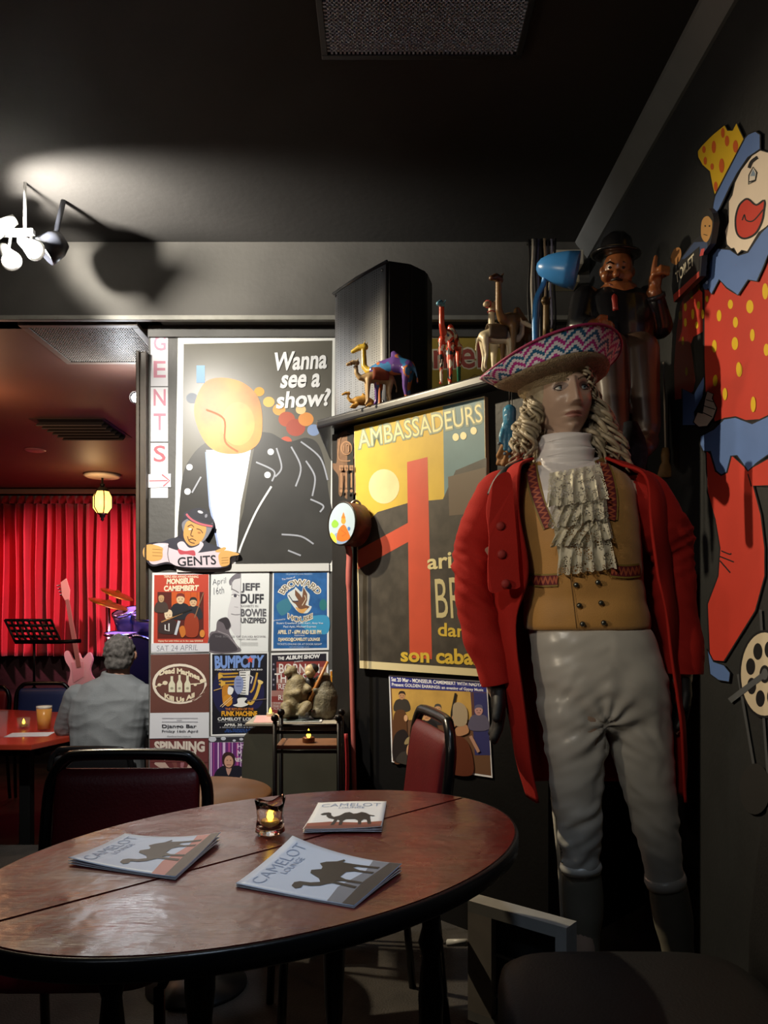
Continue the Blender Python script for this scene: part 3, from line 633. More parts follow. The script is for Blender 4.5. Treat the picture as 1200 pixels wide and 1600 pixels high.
shape(c2((235, 350), (290, 400), (330, 370), (385, 420), (457, 380), (620, 380), (640, 480), (457, 478), (405, 478), (432, 580), (446, 700), (446, 800), (412, 925), (300, 1105), (248, 1100), (240, 900), (278, 800), (285, 700), (268, 600), (240, 500)), CRED)
shape(c2((213, 330), (215, 300), (262, 275), (300, 238), (340, 232), (400, 255), (457, 228), (620, 225), (620, 390), (457, 368), (420, 395), (385, 425), (345, 370), (325, 372), (310, 430), (290, 440), (270, 425), (250, 355), (225, 355)), BLU, 2.6)
for p in (((385, 435), (398, 480)), ((290, 710), (320, 722), (325, 718)), ((285, 730), (335, 750)), ((285, 745), (322, 788))): c.line(c2(*p), 2, LN, True)
# legs end in a blue shoe on the pedal; chain wheel and frame
for p in (((350, 1150), (410, 1500)), ((440, 1290), (460, 1560)), ((430, 920), (435, 1010))): c.line(c2(*p), 4, M('#4a4c50', .5))
cx, cy = 1000+445/2.285, 550+1150/2.285
c.oval(cx, cy, 40, 69, LN, n=40); c.oval(cx, cy, 37, 65, M('#cdbfa6', .5), n=40)
for i in range(8):
    a = 2*pi*i/8+.3; c.oval(cx+23*cos(a), cy+40*sin(a), 7, 13, LN, 0)
c.oval(cx, cy, 8, 14, LN); c.line([(1140, 1095), (cx, cy)], 9, M('#55585c', .5)); c.oval(cx, cy, 5, 9, M('#55585c', .5))
shape(c2((240, 1060), (262, 1105), (300, 1118), (322, 1145), (318, 1178), (280, 1172), (250, 1150)), BLU, 1.6)
c.oval(1000+410/2.285, 550+1560/2.285, 24, 40, M('#2c2b2b', .5))
# head
shape(c1((668, 300), (620, 330), (560, 410), (525, 480), (510, 550), (490, 585), (490, 700), (470, 750), (480, 825), (505, 850), (520, 845), (540, 880), (565, 858), (598, 865), (660, 760), (740, 700), (800, 560), (790, 420), (740, 320)), SKN)
shape(c1((345, 890), (420, 845), (500, 852), (545, 885), (598, 868), (670, 760), (711, 720), (800, 690), (860, 760), (850, 930), (711, 882), (690, 940), (650, 1030), (600, 1022), (545, 1107), (510, 1085), (480, 1065), (440, 1020), (398, 1102), (370, 1060), (345, 960)), BLU)
p = c1((365, 985))[0]; c.oval(p[0], p[1], 7, 26, M('#3c507c', .55))
for y in (930, 965, 1000, 1035): p = c1((370, y))[0]; c.oval(p[0], p[1], 2, 3, M('#8aa0cc', .55))
shape(spline([(x, y, 0) for x, y in c1((600, 572), (645, 605), (690, 580), (688, 640), (676, 700), (640, 765), (580, 792), (540, 765), (530, 690), (545, 620), (570, 585))], 4), CRED, 3)
c.line(c1((568, 690), (580, 660), (590, 690), (630, 692), (685, 630)), 2, LN, True)
shape(c1((603, 490), (605, 440), (628, 395), (648, 425), (640, 470)), M('#d8d0c8', .5), 2); c.poly(c1((612, 445), (628, 405), (640, 430), (638, 445)), M('#7f92a8', .5))
c.line(c1((605, 400), (620, 365), (652, 340)), 5, LN, True); c.line(c1((605, 478), (640, 468)), 2, LN)
shape(c1((405, 600), (415, 555), (575, 240), (600, 212), (640, 195), (668, 215), (668, 295), (600, 342), (540, 430), (500, 505), (460, 590), (410, 692), (400, 650)), BLU)
shape(c1((318, 305), (345, 270), (400, 215), (440, 182), (470, 160), (487, 190), (512, 190), (535, 148), (553, 185), (578, 240), (415, 555), (400, 500), (385, 420), (345, 385), (320, 340)), CYE)
for x, y, a, b in ((355, 297, 10, 20), (410, 283, 12, 35), (460, 205, 10, 28), (483, 250, 12, 30), (530, 280, 14, 35), (362, 360, 9, 22), (400, 392, 9, 18), (453, 387, 14, 40), (420, 503, 10, 28)): p = c1((x, y))[0]; c.oval(p[0], p[1], a/3.555, b/3.555, M('#c85a1e', .5))
c.done('clown_mural', 'painted clown in a red spotted suit riding a bicycle on the right wall', 'mural')

# small figure holding a TOILET sign, standing off the right wall
TW = Plane((XR, 0, 0), (-1, 0, 0)); c = Canvas(TW, .05, .018)
c.base(c1((185, 945), (228, 900), (300, 800), (340, 770), (338, 690), (350, 645), (378, 625), (402, 650), (410, 700), (400, 770), (390, 820), (345, 880), (335, 1000), (188, 1146), (176, 1060)), M('#26272e', .45))
c.poly(c1((230, 905), (300, 812), (350, 810), (372, 800), (375, 840), (345, 880), (262, 905)), '#38486a'); c.blob(c1((338, 760), (345, 690), (375, 665), (400, 690), (396, 760), (372, 810), (350, 800)), '#b98a50', 4)
c.blob(c1((338, 700), (350, 640), (380, 625), (405, 660), (406, 700), (380, 668), (355, 675)), '#1c1a1a', 4); c.line(c1((352, 768), (375, 775)), 1.2, '#2c1c14'); c.oval(*c1((362, 722))[0], 1.2, 1.6, INK, n=8); c.oval(*c1((386, 722))[0], 1.2, 1.6, INK, n=8)
c.poly(c1((340, 850), (360, 845), (350, 885), (330, 890)), '#c04a4c'); c.blob(c1((168, 905), (190, 850), (222, 845), (228, 890), (205, 935), (180, 930)), '#b07a46', 4)
c.poly(c1((182, 960), (330, 835), (328, 965), (188, 1098)), '#1d1d20'); c.poly(c1((186, 1104), (328, 972), (328, 1005), (188, 1146)), '#a83a30')
c.text('TOILET', c1((194, 985), (298, 872), (300, 935), (200, 1045)), '#d2cab4', .02)
c.done('toilet_sign', 'dark wooden sign reading Toilet held by a small painted man', 'sign')
# ------------------------------------------------------------------ round table and what lies on it
TC = Vector((-.201, 1.49, 0)); TZ = .75; TD = Vector((.7071, .7071, 0)); TN = Vector((-.7071, .7071, 0)); TA, TB_ = .565, .383
def lacquer():
    m = bpy.data.materials.new('red_lacquer_wood'); m.use_nodes = True; nt = m.node_tree; b = nt.nodes['Principled BSDF']; L = nt.links.new
    tc = nt.nodes.new('ShaderNodeTexCoord'); mp = nt.nodes.new('ShaderNodeMapping'); mp.inputs['Rotation'].default_value = (0, 0, pi/4); mp.inputs['Scale'].default_value = (1, 7, 1)
    L(tc.outputs['Object'], mp.inputs[0])
    n = nt.nodes.new('ShaderNodeTexNoise'); n.inputs['Scale'].default_value = 5; n.inputs['Detail'].default_value = 8; L(mp.outputs[0], n.inputs['Vector'])
    n3 = nt.nodes.new('ShaderNodeTexNoise'); n3.inputs['Scale'].default_value = 4; n3.inputs['Detail'].default_value = 6; L(tc.outputs['Object'], n3.inputs['Vector'])
    r = nt.nodes.new('ShaderNodeValToRGB'); r.color_ramp.elements[0].color = lin('#4a110e')+[1]; r.color_ramp.elements[1].color = lin('#601c16')+[1]
    r.color_ramp.elements[0].position = .35; r.color_ramp.elements[1].position = .7
    L(n.outputs['Fac'], r.inputs[0]); L(r.outputs[0], b.inputs['Base Color'])
    mr = nt.nodes.new('ShaderNodeMapRange'); mr.inputs[1].default_value = .35; mr.inputs[2].default_value = .7; mr.inputs[3].default_value = .2; mr.inputs[4].default_value = .4
    L(n3.outputs['Fac'], mr.inputs[0]); L(mr.outputs[0], b.inputs['Roughness'])
    n2 = nt.nodes.new('ShaderNodeTexNoise'); n2.inputs['Scale'].default_value = 35; n2.inputs['Detail'].default_value = 6; L(mp.outputs[0], n2.inputs['Vector'])
    bp = nt.nodes.new('ShaderNodeBump'); bp.inputs['Strength'].default_value = .07; bp.inputs['Distance'].default_value = .01; L(n2.outputs['Fac'], bp.inputs['Height']); L(bp.outputs[0], b.inputs['Normal'])
    n4 = nt.nodes.new('ShaderNodeTexNoise'); n4.inputs['Scale'].default_value = 9; n4.inputs['Detail'].default_value = 3; L(tc.outputs['Object'], n4.inputs['Vector'])
    b2 = nt.nodes.new('ShaderNodeBump'); b2.inputs['Strength'].default_value = .3; b2.inputs['Distance'].default_value = .02; L(n4.outputs['Fac'], b2.inputs['Height']); L(bp.outputs[0], b2.inputs['Normal']); L(b2.outputs[0], b.inputs['Normal'])
    b.inputs['Specular IOR Level'].default_value = .75; b.inputs['Coat Weight'].default_value = .3; b.inputs['Coat Roughness'].default_value = .22; L(b2.outputs[0], b.inputs['Coat Normal'])
    return m
LACQ = lacquer()
BLK = M('#131314', .4); BLKP = M('#1a191b', .35, spec=.5); RUB = M('#0c0c0d', .45)
tb = thing('round_table', 'round red lacquered table with black rim and a seam across its top', 'table', (TC.x, TC.y, 0))
for s in (0, 1):
    a0 = pi/4 + s*pi; bm = NB()
    d = Vector((cos(a0), sin(a0), 0)); nn = Vector((-sin(a0), cos(a0), 0))
    pts = [TC + d*cos(t)*(TA-.004) + nn*sin(t)*(TB_-.004) + nn*.0022 for t in [pi*i/60 for i in range(61)]]
    prism(bm, [p + Vector((0, 0, TZ)) for p in pts], (0, 0, 0), (0, 0, -.03)); bmesh.ops.recalc_face_normals(bm, faces=bm.faces)
    e = [e for e in bm.edges if all(abs(v.co.z-TZ) < 1e-5 for v in e.verts)]
    bmesh.ops.bevel(bm, geom=e, offset=.002, segments=2, affect='EDGES')
    obj('table_leaf', bm, LACQ, tb)
bm = NB(); loft(bm, [ell(TC + Vector((0, 0, TZ+h)), TD*(TA+k), TN*(TB_+k), 96) for k, h in ((-.0036, -.002), (0, -.001), (.004, -.006), (.004, -.032), (0, -.036), (-.006, -.036), (-.0036, -.03))], caps=False)
bmesh.ops.recalc_face_normals(bm, faces=bm.faces); obj('edge_band', bm, M('#121214', .3, bump=.1, bscale=30), tb, True)
bm = NB(); obox(bm, TC + Vector((0, 0, TZ-.053)), TD*.34, TN*.02, (0, 0, .0225)); bmesh.ops.recalc_face_normals(bm, faces=bm.faces); obj('apron_rail', bm, BLK, tb)
bm = NB(); obox(bm, TC + Vector((0, 0, TZ-.053)), TD*.02, TN*.22, (0, 0, .0215)); bmesh.ops.recalc_face_normals(bm, faces=bm.faces); obj('apron_rail', bm, BLK, tb)
for sx in (-1, 1):
    for sy in (-1, 1):
        bm = NB(); prof = [(.018, 0), (.016, .06), (.02, .12), (.013, .16), (.022, .30), (.026, .42), (.018, .5), (.026, .53), (.018, .56), (.024, .62), (.024, TZ-.03)]
        p = TC + TD*.27*sx + TN*.15*sy; lathe(bm, prof, (p.x, p.y, 0), 16); obj('leg', bm, BLKP, tb, True)

TP = Plane((0, 0, TZ), (0, 0, 1))
CAMEL = [(0, .20), (.05, .10), (.14, .08), (.19, .14), (.21, .30), (.27, .42), (.36, .34), (.44, .14), (.52, .10), (.60, .22), (.66, .20), (.74, .10), (.82, .16), (.90, .30), (1.0, .36), (.97, .40), (.91, .38), (.93, .60), (.97, .98), (.91, .98), (.87, .66), (.82, .62), (.78, .75), (.80, .98), (.74, .98), (.72, .70), (.66, .60), (.50, .60), (.46, .72), (.47, .98), (.41, .98), (.40, .70), (.36, .62), (.33, .98), (.27, .98), (.30, .60), (.26, .55), (.18, .48), (.13, .36), (.12, .24), (.05, .26)]
PAP = M('#b3c2dc', .45); PAPW = M('#dfe2e8', .5)
def brochure(quad, label, sky, ground, lifts, cu, gv):
    P = [TP.hit(*p) for p in quad]; t = thing('brochure', label, 'brochure', tuple((P[0]+P[2])/2 - Vector((0, 0, 0))), 'brochures on the round table')
    up = Vector((0, 0, 1))
    def grid(h0, lift, name, m, th=.0006, N=14):
        bm = NB(); vv = {}
        for k, dz in ((0, 0), (1, -th)):
            for i in range(N+1):
                for j in range(N+1):
                    u, v = i/N, j/N; p = (P[0]*(1-u)+P[1]*u)*(1-v) + (P[3]*(1-u)+P[2]*u)*v
                    z = h0 + sum(l*w*w for l, w in zip(lift, ((1-u)*(1-v), u*(1-v), u*v, (1-u)*v))) + .003*sin(pi*u)
                    vv[k, i, j] = bm.verts.new(p + up*(z+dz))
        for i in range(N):
            for j in range(N):
                bm.faces.new((vv[0, i, j], vv[0, i, j+1], vv[0, i+1, j+1], vv[0, i+1, j])); bm.faces.new((vv[1, i, j], vv[1, i+1, j], vv[1, i+1, j+1], vv[1, i, j+1]))
        for i in range(N):
            for a, b in (((i, 0), (i+1, 0)), ((i+1, N), (i, N)), ((0, i+1), (0, i)), ((N, i), (N, i+1))):
                bm.faces.new((vv[0, a[0], a[1]], vv[0, b[0], b[1]], vv[1, b[0], b[1]], vv[1, a[0], a[1]]))
        bmesh.ops.recalc_face_normals(bm, faces=bm.faces); return obj(name, bm, m, t, True)
    grid(.0008, [l*.25 for l in lifts], 'inner_page', PAPW); grid(.0015, [l*.6 for l in lifts], 'inner_page', PAPW)
    cv = grid(.0023, lifts, 'cover', sky)
    # print laid onto the curved cover
    def S(u, v, L):
        p = (P[0]*(1-u)+P[1]*u)*(1-v) + (P[3]*(1-u)+P[2]*u)*v
        return p + up*(.0023 + sum(l*w*w for l, w in zip(lifts, ((1-u)*(1-v), u*(1-v), u*v, (1-u)*v))) + .003*sin(pi*u) + .00025*L)
    bm = NB(); mats = [ground[0], ground[1], M('#1c1a1e', .45), M('#7e92b6', .5)]
    def fill(pts, mi, L, cut=10):
        n0 = len(bm.faces); vs = [bm.verts.new((p[0], p[1], 0)) for p in pts]; fs = []
        for tr in tessellate_polygon([[Vector((p[0], p[1], 0)) for p in pts]]):
            try: f = bm.faces.new([vs[i] for i in tr]); f.material_index = mi; fs.append(f)
            except ValueError: pass
        es = list({e for f in fs for e in f.edges if e.calc_length() > .12})
        if es: bmesh.ops.subdivide_edges(bm, edges=es, cuts=4, use_grid_fill=True)
        for v in bm.verts:
            if not v.tag: v.co = S(v.co.x, v.co.y, L); v.tag = True
    fill([(0.01, .78), (.3, .74), (.7, .80), (.99, .76), (.99, .995), (.01, .995)], 0, 1); fill([(.01, .90), (.5, .87), (.99, .90), (.99, .995), (.01, .995)], 1, 2)
    fill([(.12+.76*x, .36+.52*y) for x, y in CAMEL], 2, 3)
    V, F = glyphs('CAMELOT', -.012)
    def txt(s, x0, y0, x1, y1, bold):
        V, F = glyphs(s, bold); vs = []
        for u, v in V:
            w = bm.verts.new(S(x0+(x1-x0)*u, y0+(y1-y0)*v, 3)); w.tag = True; vs.append(w)
        for f in F:
            try: g = bm.faces.new([vs[i] for i in f]); g.material_index = 3
            except ValueError: pass
    txt('CAMELOT', .08, .08, .92, .19, -.012); txt('LOUNGE', .34, .215, .70, .27, .0)
    obj('cover_print', bm, mats, t)
    return t
brochure([(368, 1386), (457, 1327), (628, 1364), (553, 1420)], 'pale blue booklet with a camel silhouette, nearest the front of the table', PAP, (M('#6d7484', .5), M('#2c2a30', .5)), (.004, .024, .014, .002), 0, 0)
brochure([(106, 1352), (195, 1315), (345, 1316), (274, 1376)], 'pale booklet with camel and pink ground at the left of the table', PAP, (M('#b57a78', .5), M('#4a3f40', .5)), (.012, .014, .018, .004), 0, 0)
brochure([(497, 1257), (604, 1256), (596, 1302), (473, 1303)], 'white booklet with camel and brown ground, farthest on the table behind the candle', PAPW, (M('#8a4a3c', .5), M('#6a3a34', .5)), (.002, .004, .012, .008), 0, 0)

# candle in a wavy glass
GL = M('#ffffff', .03, trans=1)
FLM = M('#ffc83a', .4, emit=6)
def tealight(name, label, loc, group=None, s=1.0, body='#c9a45c', flame=FLM):
    t = thing(name, label, 'candle', loc, group); x, y, z = loc
    bm = NB(); lathe(bm, [(.0001, 0), (.018*s, 0), (.019*s, .002*s), (.019*s, .014*s), (.017*s, .016*s), (.0001, .013*s)], loc, 20); obj('cup', bm, M(body, .35, metal=.4), t, True)
    bm = NB(); lathe(bm, [(.0001, .012*s), (.004*s, .014*s), (.007*s, .021*s), (.005*s, .031*s), (.0001, .042*s)], loc, 12); obj('flame', bm, flame, t, True)
    return t
gp = Z(422, 1303, TZ)
g = thing('candle_glass', 'clear wavy glass tumbler holding a small yellow candle on the round table', 'candle holder', tuple(gp))
bm = NB()
def wav(r, h, w): return [Vector((gp.x + r*cos(a)*(1+.06*sin(2*a+1)), gp.y + r*sin(a)*(1+.06*sin(3*a)), TZ + h + w*sin(2*a+.6)+w*.5*sin(3*a))) for a in [2*pi*i/32 for i in range(32)]]
loft(bm, [wav(.0005, .001, 0), wav(.022, .001, 0), wav(.029, .006, 0), wav(.027, .02, 0), wav(.025, .035, .001), wav(.0275, .055, .004), wav(.030, .068, .006), wav(.0285, .069, .006), wav(.024, .05, .003), wav(.021, .03, 0), wav(.021, .014, 0), wav(.0005, .012, 0)])
bmesh.ops.recalc_face_normals(bm, faces=bm.faces); obj('glass', bm, GL, g, True)
tealight('candle', 'small yellow lit candle inside the wavy glass tumbler', (gp.x, gp.y, TZ+.0125), 's' and None)

# ------------------------------------------------------------------ chairs with black tube frames
VIN = M('#641018', .45, var=.3, scale=12, bump=.1, bscale=120); TUB = M('#101012', .25)
def chair(label, loc, rz, pad=VIN, frame=TUB, group=None, h=.82, w=.42):
    """faces its local -y"""
    t = thing('chair', label, 'chair', loc, group, rz); hw = w/2
    def local(name, bm, m, sm=True): return obj(name, bm, m, t, sm, world=False)
    bm = NB(); pts = [(-hw, .2, .40), (-hw, .22, .6), (-hw, .243, h-.11), (-hw+.012, .247, h-.055), (-hw+.04, .251, h-.016), (-hw+.09, .253, h), (hw-.09, .253, h), (hw-.04, .251, h-.016), (hw-.012, .247, h-.055), (hw, .243, h-.11), (hw, .22, .6), (hw, .2, .40)]
    tube(bm, spline(pts, 5, False), .016, 10); local('back_frame', bm, frame)
    bm = NB(); n = 14
    rings = []
    for i in range(n+1):
        s = i/n; z = .50 + (h-.035-.50)*s; yc = .205 + .045*s
        e = (1-(2*s-1)**8)**.5 if 0 < s < 1 else .2
        rings.append(ell((0, yc-.004, z), ((hw-.02)*(.94+.06*e), 0, 0), (0, .022*max(.25, e), 0), 28, 5))
    loft(bm, rings); local('back_pad', bm, pad)
    bm = NB(); rings = [ell((0, -.02, z), ((hw-.005)*k, 0, 0), (0, .215*k, 0), 36, 5) for z, k in ((.42, .93), (.425, .98), (.44, 1), (.462, 1), (.475, .97), (.48, .88))]
    loft(bm, rings); local('seat', bm, pad)
    for sx in (-1, 1):
        bm = NB(); tube(bm, [(sx*hw*.96, -.2, .42), (sx*hw, -.215, 0)], .012); local('leg', bm, frame)
        bm = NB(); tube(bm, [(sx*hw, .2, .42), (sx*hw*1.02, .24, 0)], .012); local('leg', bm, frame)
        bm = NB(); tube(bm, [(sx*hw, .22, .43), (sx*hw, -.21, .43)], .010); local('seat_rail', bm, frame)
    return t
chair('red padded chair with black tube frame at the left behind the round table', (-.675, 1.80, 0), .02, group=None, h=.825)
def blackpad(): return M('#17171a', .5, var=.3, scale=10)
# the tilted red chair beyond the table
chair('red padded chair seen edge on beyond the round table, before the band poster', (-.10, 2.22, 0), radians(-78), h=.905, w=.40)
# big black armless chair in the near right corner
t = thing('black_chair', 'large dark padded chair in the near right corner before the dressed mannequin', 'chair', (.52, 1.42, 0))
DK = M('#0f0e0f', .55, var=.3, scale=14, bump=.15, bscale=150)
bm = NB(); loft(bm, [ell((.50, 1.42, z), (.27*k, 0, 0), (0, .27*k, 0), 40, 5) for z, k in ((.36, .95), (.37, 1), (.43, 1), (.455, .98), (.468, .92), (.472, .8))]); obj('seat', bm, DK, t, True)
bm = NB(); loft(bm, [ell((.80 + .02*s + .03*s*s, 1.40, .40+.42*s), (.04*k, .0, 0), (0, .26*k, 0), 32, 4) for s, k in ((0, .95), (.3, 1), (.7, 1), (.92, .97), (.98, .9), (1, .7))]); obj('backrest', bm, DK, t, True)
for sx, sy in ((-1, -1), (-1, 1), (1, -1), (1, 1)):
    bm = NB(); tube(bm, [(.50+sx*.22, 1.42+sy*.22, .37), (.50+sx*.235, 1.42+sy*.235, 0)], [.02, .016]); obj('leg', bm, BLK, t, True)

# low framed chalkboard between table and mannequin
t = thing('chalkboard_stand', 'low grey framed chalkboard with a short clip handle beside the round table', 'chalkboard', (.31, 1.84, 0))
A = Vector((.225, 1.93, 0)); B = Vector((.43, 1.76, 0)); ux = (B-A).normalized(); uy = Vector((-ux.y, ux.x, 0)); L = (B-A).length; up = Vector((0, 0, 1))
GR = M('#8c8a86', .45, var=.4, scale=14)
def bar(name, p, q, wy, wz, m):
    d = q-p; s = d.normalized(); bm = NB(); o = up if abs(s.z) < .5 else ux
    obox(bm, (p+q)/2, d/2, uy*wy, o*wz); bmesh.ops.recalc_face_normals(bm, faces=bm.faces); return obj(name, bm, m, t)
bar('frame_rail', A+up*.475, B+up*.475, .026, .014, GR); bar('frame_rail', A+up*.205, B+up*.205, .026, .012, GR)
bar('frame_post', A+ux*.034+up*.217, A+ux*.034+up*.461, .026, .034, M('#9a9188', .5, var=.4, scale=14)); bar('frame_post', B-ux*.014+up*.217, B-ux*.014+up*.461, .026, .014, GR)
for k, n_ in ((.02, 'leg'), (L-.02, 'leg')): bar(n_, A+ux*k+up*.0, A+ux*k+up*.193, .012, .008, BLK)
bm = NB(); obox(bm, (A+B)/2+up*.339, ux*(L/2-.029), uy*.004, up*.12); obj('board', bm, M('#101112', .5), t)
bar('cross_rod', A+up*.37-uy*.012, B+up*.37-uy*.012, .003, .003, GR); bar('cross_rod', A+up*.27-uy*.012, B+up*.27-uy*.012, .003, .003, GR)
bm = NB(); p = A+up*.385-uy*.03; tube(bm, [p, p-ux*.05-up*.01-uy*.012], .009, 10); obj('clip_handle', bm, M('#b9b8b4', .4), t, True)
PB = Plane(A+uy*-.0045, -uy); cv = Canvas(PB, .0006, .0001)
for x, y in () and ((782, 1438), (790, 1440), (800, 1446), (808, 1452), (784, 1478), (794, 1482), (804, 1490)): cv.line([(x, y), (x+2, y+24)], .8, M('#7d8288', .7), same=True)
cv.line([(780, 1450), (790, 1440), (796, 1462), (806, 1450), (812, 1472)], .8, M('#7d8288', .7)); cv.done('chalk_marks', 'faint chalk scribble', None, parent=t)

# small low brown table behind the red chair
t = thing('side_table', 'small round brown wooden table behind the red chair at left', 'table', (-.605, 2.48, 0))
bm = NB(); lathe(bm, [(.001, .60), (.23, .60), (.242, .607), (.242, .622), (.235, .628), (.001, .628)], (-.605, 2.48, 0), 56); obj('tabletop', bm, M('#7c5534', .4, var=.5, scale=9), t, True)
bm = NB(); lathe(bm, [(.02, .03), (.03, .06), (.022, .3), (.03, .5), (.02, .598)], (-.605, 2.48, 0), 16); obj('pedestal', bm, BLK, t, True)
bm = NB(); lathe(bm, [(.001, 0), (.16, 0), (.16, .012), (.03, .035), (.001, .035)], (-.605, 2.48, 0), 32); obj('base', bm, BLK, t, True)

# iron stand with wooden shelf
IRN = M('#17161a', .4, metal=.5)
t = thing('iron_stand', 'black iron stand with a slim wooden shelf and ball finials', 'stand', (-.27, 2.72, 0))
x0, x1, y0, y1 = -.375, -.155, 2.64, 2.80
for x, y in ((x0, y0), (x1, y0), (x0, y1), (x1, y1)):
    bm = NB(); tube(bm, [(x, y, 0), (x, y, .83)], .008); obj('post', bm, IRN, t, True)
    bm = NB(); ball(bm, (x, y, .843), .014); obj('finial', bm, IRN, t, True)
for z in (.795, .728):
    bm = NB(); tube(bm, [(x0, y0, z), (x1, y0, z), (x1, y1, z), (x0, y1, z)], .006, 8, closed=True); obj('rail', bm, IRN, t, True)
bm = NB(); box(bm, (x0+.004, y0+.004, .735), (x1-.004, y1-.004, .75), .003); obj('shelf_board', bm, M('#8a5f42', .5, var=.5, scale=16), t)
bm = NB(); box(bm, (x0+.004, y0+.004, .25), (x1-.004, y1-.004, .262)); obj('shelf_board', bm, M('#3a2a20', .5), t)
tealight('candle', 'small lit candle in a copper cup on the iron stand', (-.265, 2.70, .7505), None, 1.15, '#7a4a2a')
bm = NB(); tube(bm, spline([(x1+.015, 2.83, .76), (x1+.02, 2.83, .6), (x1+.012, 2.83, .3), (x1+.02, 2.83, .0)], 5, False), .007, 8); tag(obj('red_rope', bm, M('#a3232a', .6), None, True), 'thin red cord hanging down behind the iron stand', 'rope')
# grey pedestal box with papers
t = thing('pedestal', 'grey green painted plinth with rounded shoulder behind the iron stand', 'plinth', (-.36, 3.35, 0))
bm = NB(); pr = [(-.585, 0), (-.585, .62), (-.575, .70), (-.55, .728), (-.51, .740), (-.195, .740), (-.195, 0)]
prism(bm, [(x, 3.16, z) for x, z in pr], (0, 0, 0), (0, .24, 0)); bmesh.ops.recalc_face_normals(bm, faces=bm.faces); obj('body', bm, M('#5c5b4e', .45, var=.4, scale=6), t)
bm = NB(); box(bm, (-.57, 3.15, .740), (-.19, 3.41, .753), .003); obj('top_board', bm, M('#a79f8d', .5, var=.3, scale=10), t)
def slab(name, label, cat, cx, cy, z, w, d, h, rz, m, bev=.001):
    bm = NB(); obox(bm, (cx, cy, z+h/2), Vector((cos(rz), sin(rz), 0))*w/2, Vector((-sin(rz), cos(rz), 0))*d/2, (0, 0, h/2)); bmesh.ops.recalc_face_normals(bm, faces=bm.faces)
    return tag(obj(name, bm, m), label, cat)
slab('pink_paper', 'pink sheet of paper on the left end of the plinth', 'paper', -.47, 3.28, .7532, .16, .22, .002, .1, M('#d9a39b', .5))
menu = slab('menu_card', 'dark printed card with white border on the front of the plinth', 'card', -.36, 3.215, .7556, .2, .1, .002, .05, M('#d8d8d4', .5))
bm = NB(); obox(bm, (-.36, 3.215, .7581), Vector((.09, .0045, 0)), Vector((-.002, .042, 0)), (0, 0, .0003)); obj('printed_panel', bm, M('#4a5450', .5), menu)
slab('cream_card', 'cream folded card lying in front of the figurines', 'card', -.40, 3.33, .7565, .13, .10, .010, .35, M('#e3cf9c', .5))
tealight('candle', 'small lit candle among papers at the left of the figurines', (-.497, 3.36, .7555), None, .9, '#d9c9a0')
# ------------------------------------------------------------------ the stage room through the opening
SF = -.22
struct('floor_stage', box(NB(), (-6.9, 7.3, SF), (-1.3, 10.1, .26)), M('#1c1414', .6, var=.4, scale=6))
struct('wall_stage_base', box(NB(), (-6.9, 9.62, .262), (-1.3, 9.75, 1.0)), M('#241312', .6, var=.6, scale=15, bump=.3, bscale=20))
def velvet():
    return M('#a80f24', .75, var=.3, scale=3, sheen=.4)
t = thing('stage_curtain', 'tall pleated red velvet curtain across the back of the stage', 'curtain', (-4.4, 9.45, .69))
bm = NB(); N = 900; xs = [-6.6 + (4.2)*i/N for i in range(N+1)]
def fold(x, z):
    k = (z-.69)/1.95
    return 9.45 + (.075*sin(x*46 + 1.6*sin(x*3.1)) + .03*sin(x*83+2*sin(x*5)) + .045*sin(x*15+1))*(1-.45*k) 
zs = [.69, .75, 1.0, 1.4, 1.8, 2.2, 2.45, 2.56]
vs = [[bm.verts.new((x + .01*sin(x*9+z*3), fold(x, z), z)) for x in xs] for z in zs]
for a, b in zip(vs, vs[1:]):
    for i in range(N): f = bm.faces.new((a[i], a[i+1], b[i+1], b[i])); f.smooth = True
o = obj('drape', bm, velvet(), t, True); md = o.modifiers.new('thick', 'SOLIDIFY'); md.thickness = .008
bm = NB(); zs = [2.56, 2.60, 2.66]; vs = [[bm.verts.new((x, 9.45 + (.05*(2.66-z)/.1)*sin(x*62), z)) for x in xs] for z in zs]
for a, b in zip(vs, vs[1:]):
    for i in range(N): f = bm.faces.new((a[i], a[i+1], b[i+1], b[i])); f.smooth = True
o = obj('heading', bm, velvet(), t, True); md = o.modifiers.new('thick', 'SOLIDIFY'); md.thickness = .006
bm = NB(); box(bm, (-6.6, 9.36, 2.672), (-2.4, 9.40, 2.73), .004); obj('track_rail', bm, M('#9a7a70', .5), t)

# hexagonal lantern
lc = W(160, 742, 8.46); LX, LY = lc.x, lc.y
t = thing('lantern', 'small hexagonal amber glass lantern hanging from a white ceiling rose', 'lantern', (LX, LY, BULK))
def lath(name, prof, m, n=24, parent=t, smooth=True):
    bm = NB(); lathe(bm, [(r, BULK+h) for r, h in prof], (LX, LY, 0), n); return obj(name, bm, m, parent, smooth)
lath('ceiling_rose', [(.001, 0), (.19, -.002), (.2, -.02), (.17, -.035), (.001, -.04)], M('#d8c8b8', .6))
lath('stem', [(.012, -.038), (.012, -.1), (.03, -.11), (.02, -.13)], IRN)
lath('cap', [(.02, -.13), (.05, -.15), (.075, -.175), (.08, -.19), (.001, -.19)], IRN, 6, t, False)
lath('glass_panes', [(.075, -.19), (.105, -.25), (.105, -.37), (.06, -.43)], M('#ffb65c', .4, emit=3.2), 6, t, False)
lath('finial', [(.06, -.43), (.03, -.45), (.03, -.47), (.015, -.48), (.02, -.5), (.001, -.52)], IRN)
for k in range(6):
    a = 2*pi*k/6; bm = NB(); tube(bm, [(LX+r*cos(a), LY+r*sin(a), BULK+h) for r, h in ((.076, -.19), (.107, -.25), (.107, -.37), (.061, -.43))], .006, 6); obj('rib', bm, IRN, t, True)
light('lantern_bulb', 'POINT', (LX, LY-.3, BULK-.32), 5, (1, .65, .3), .08)

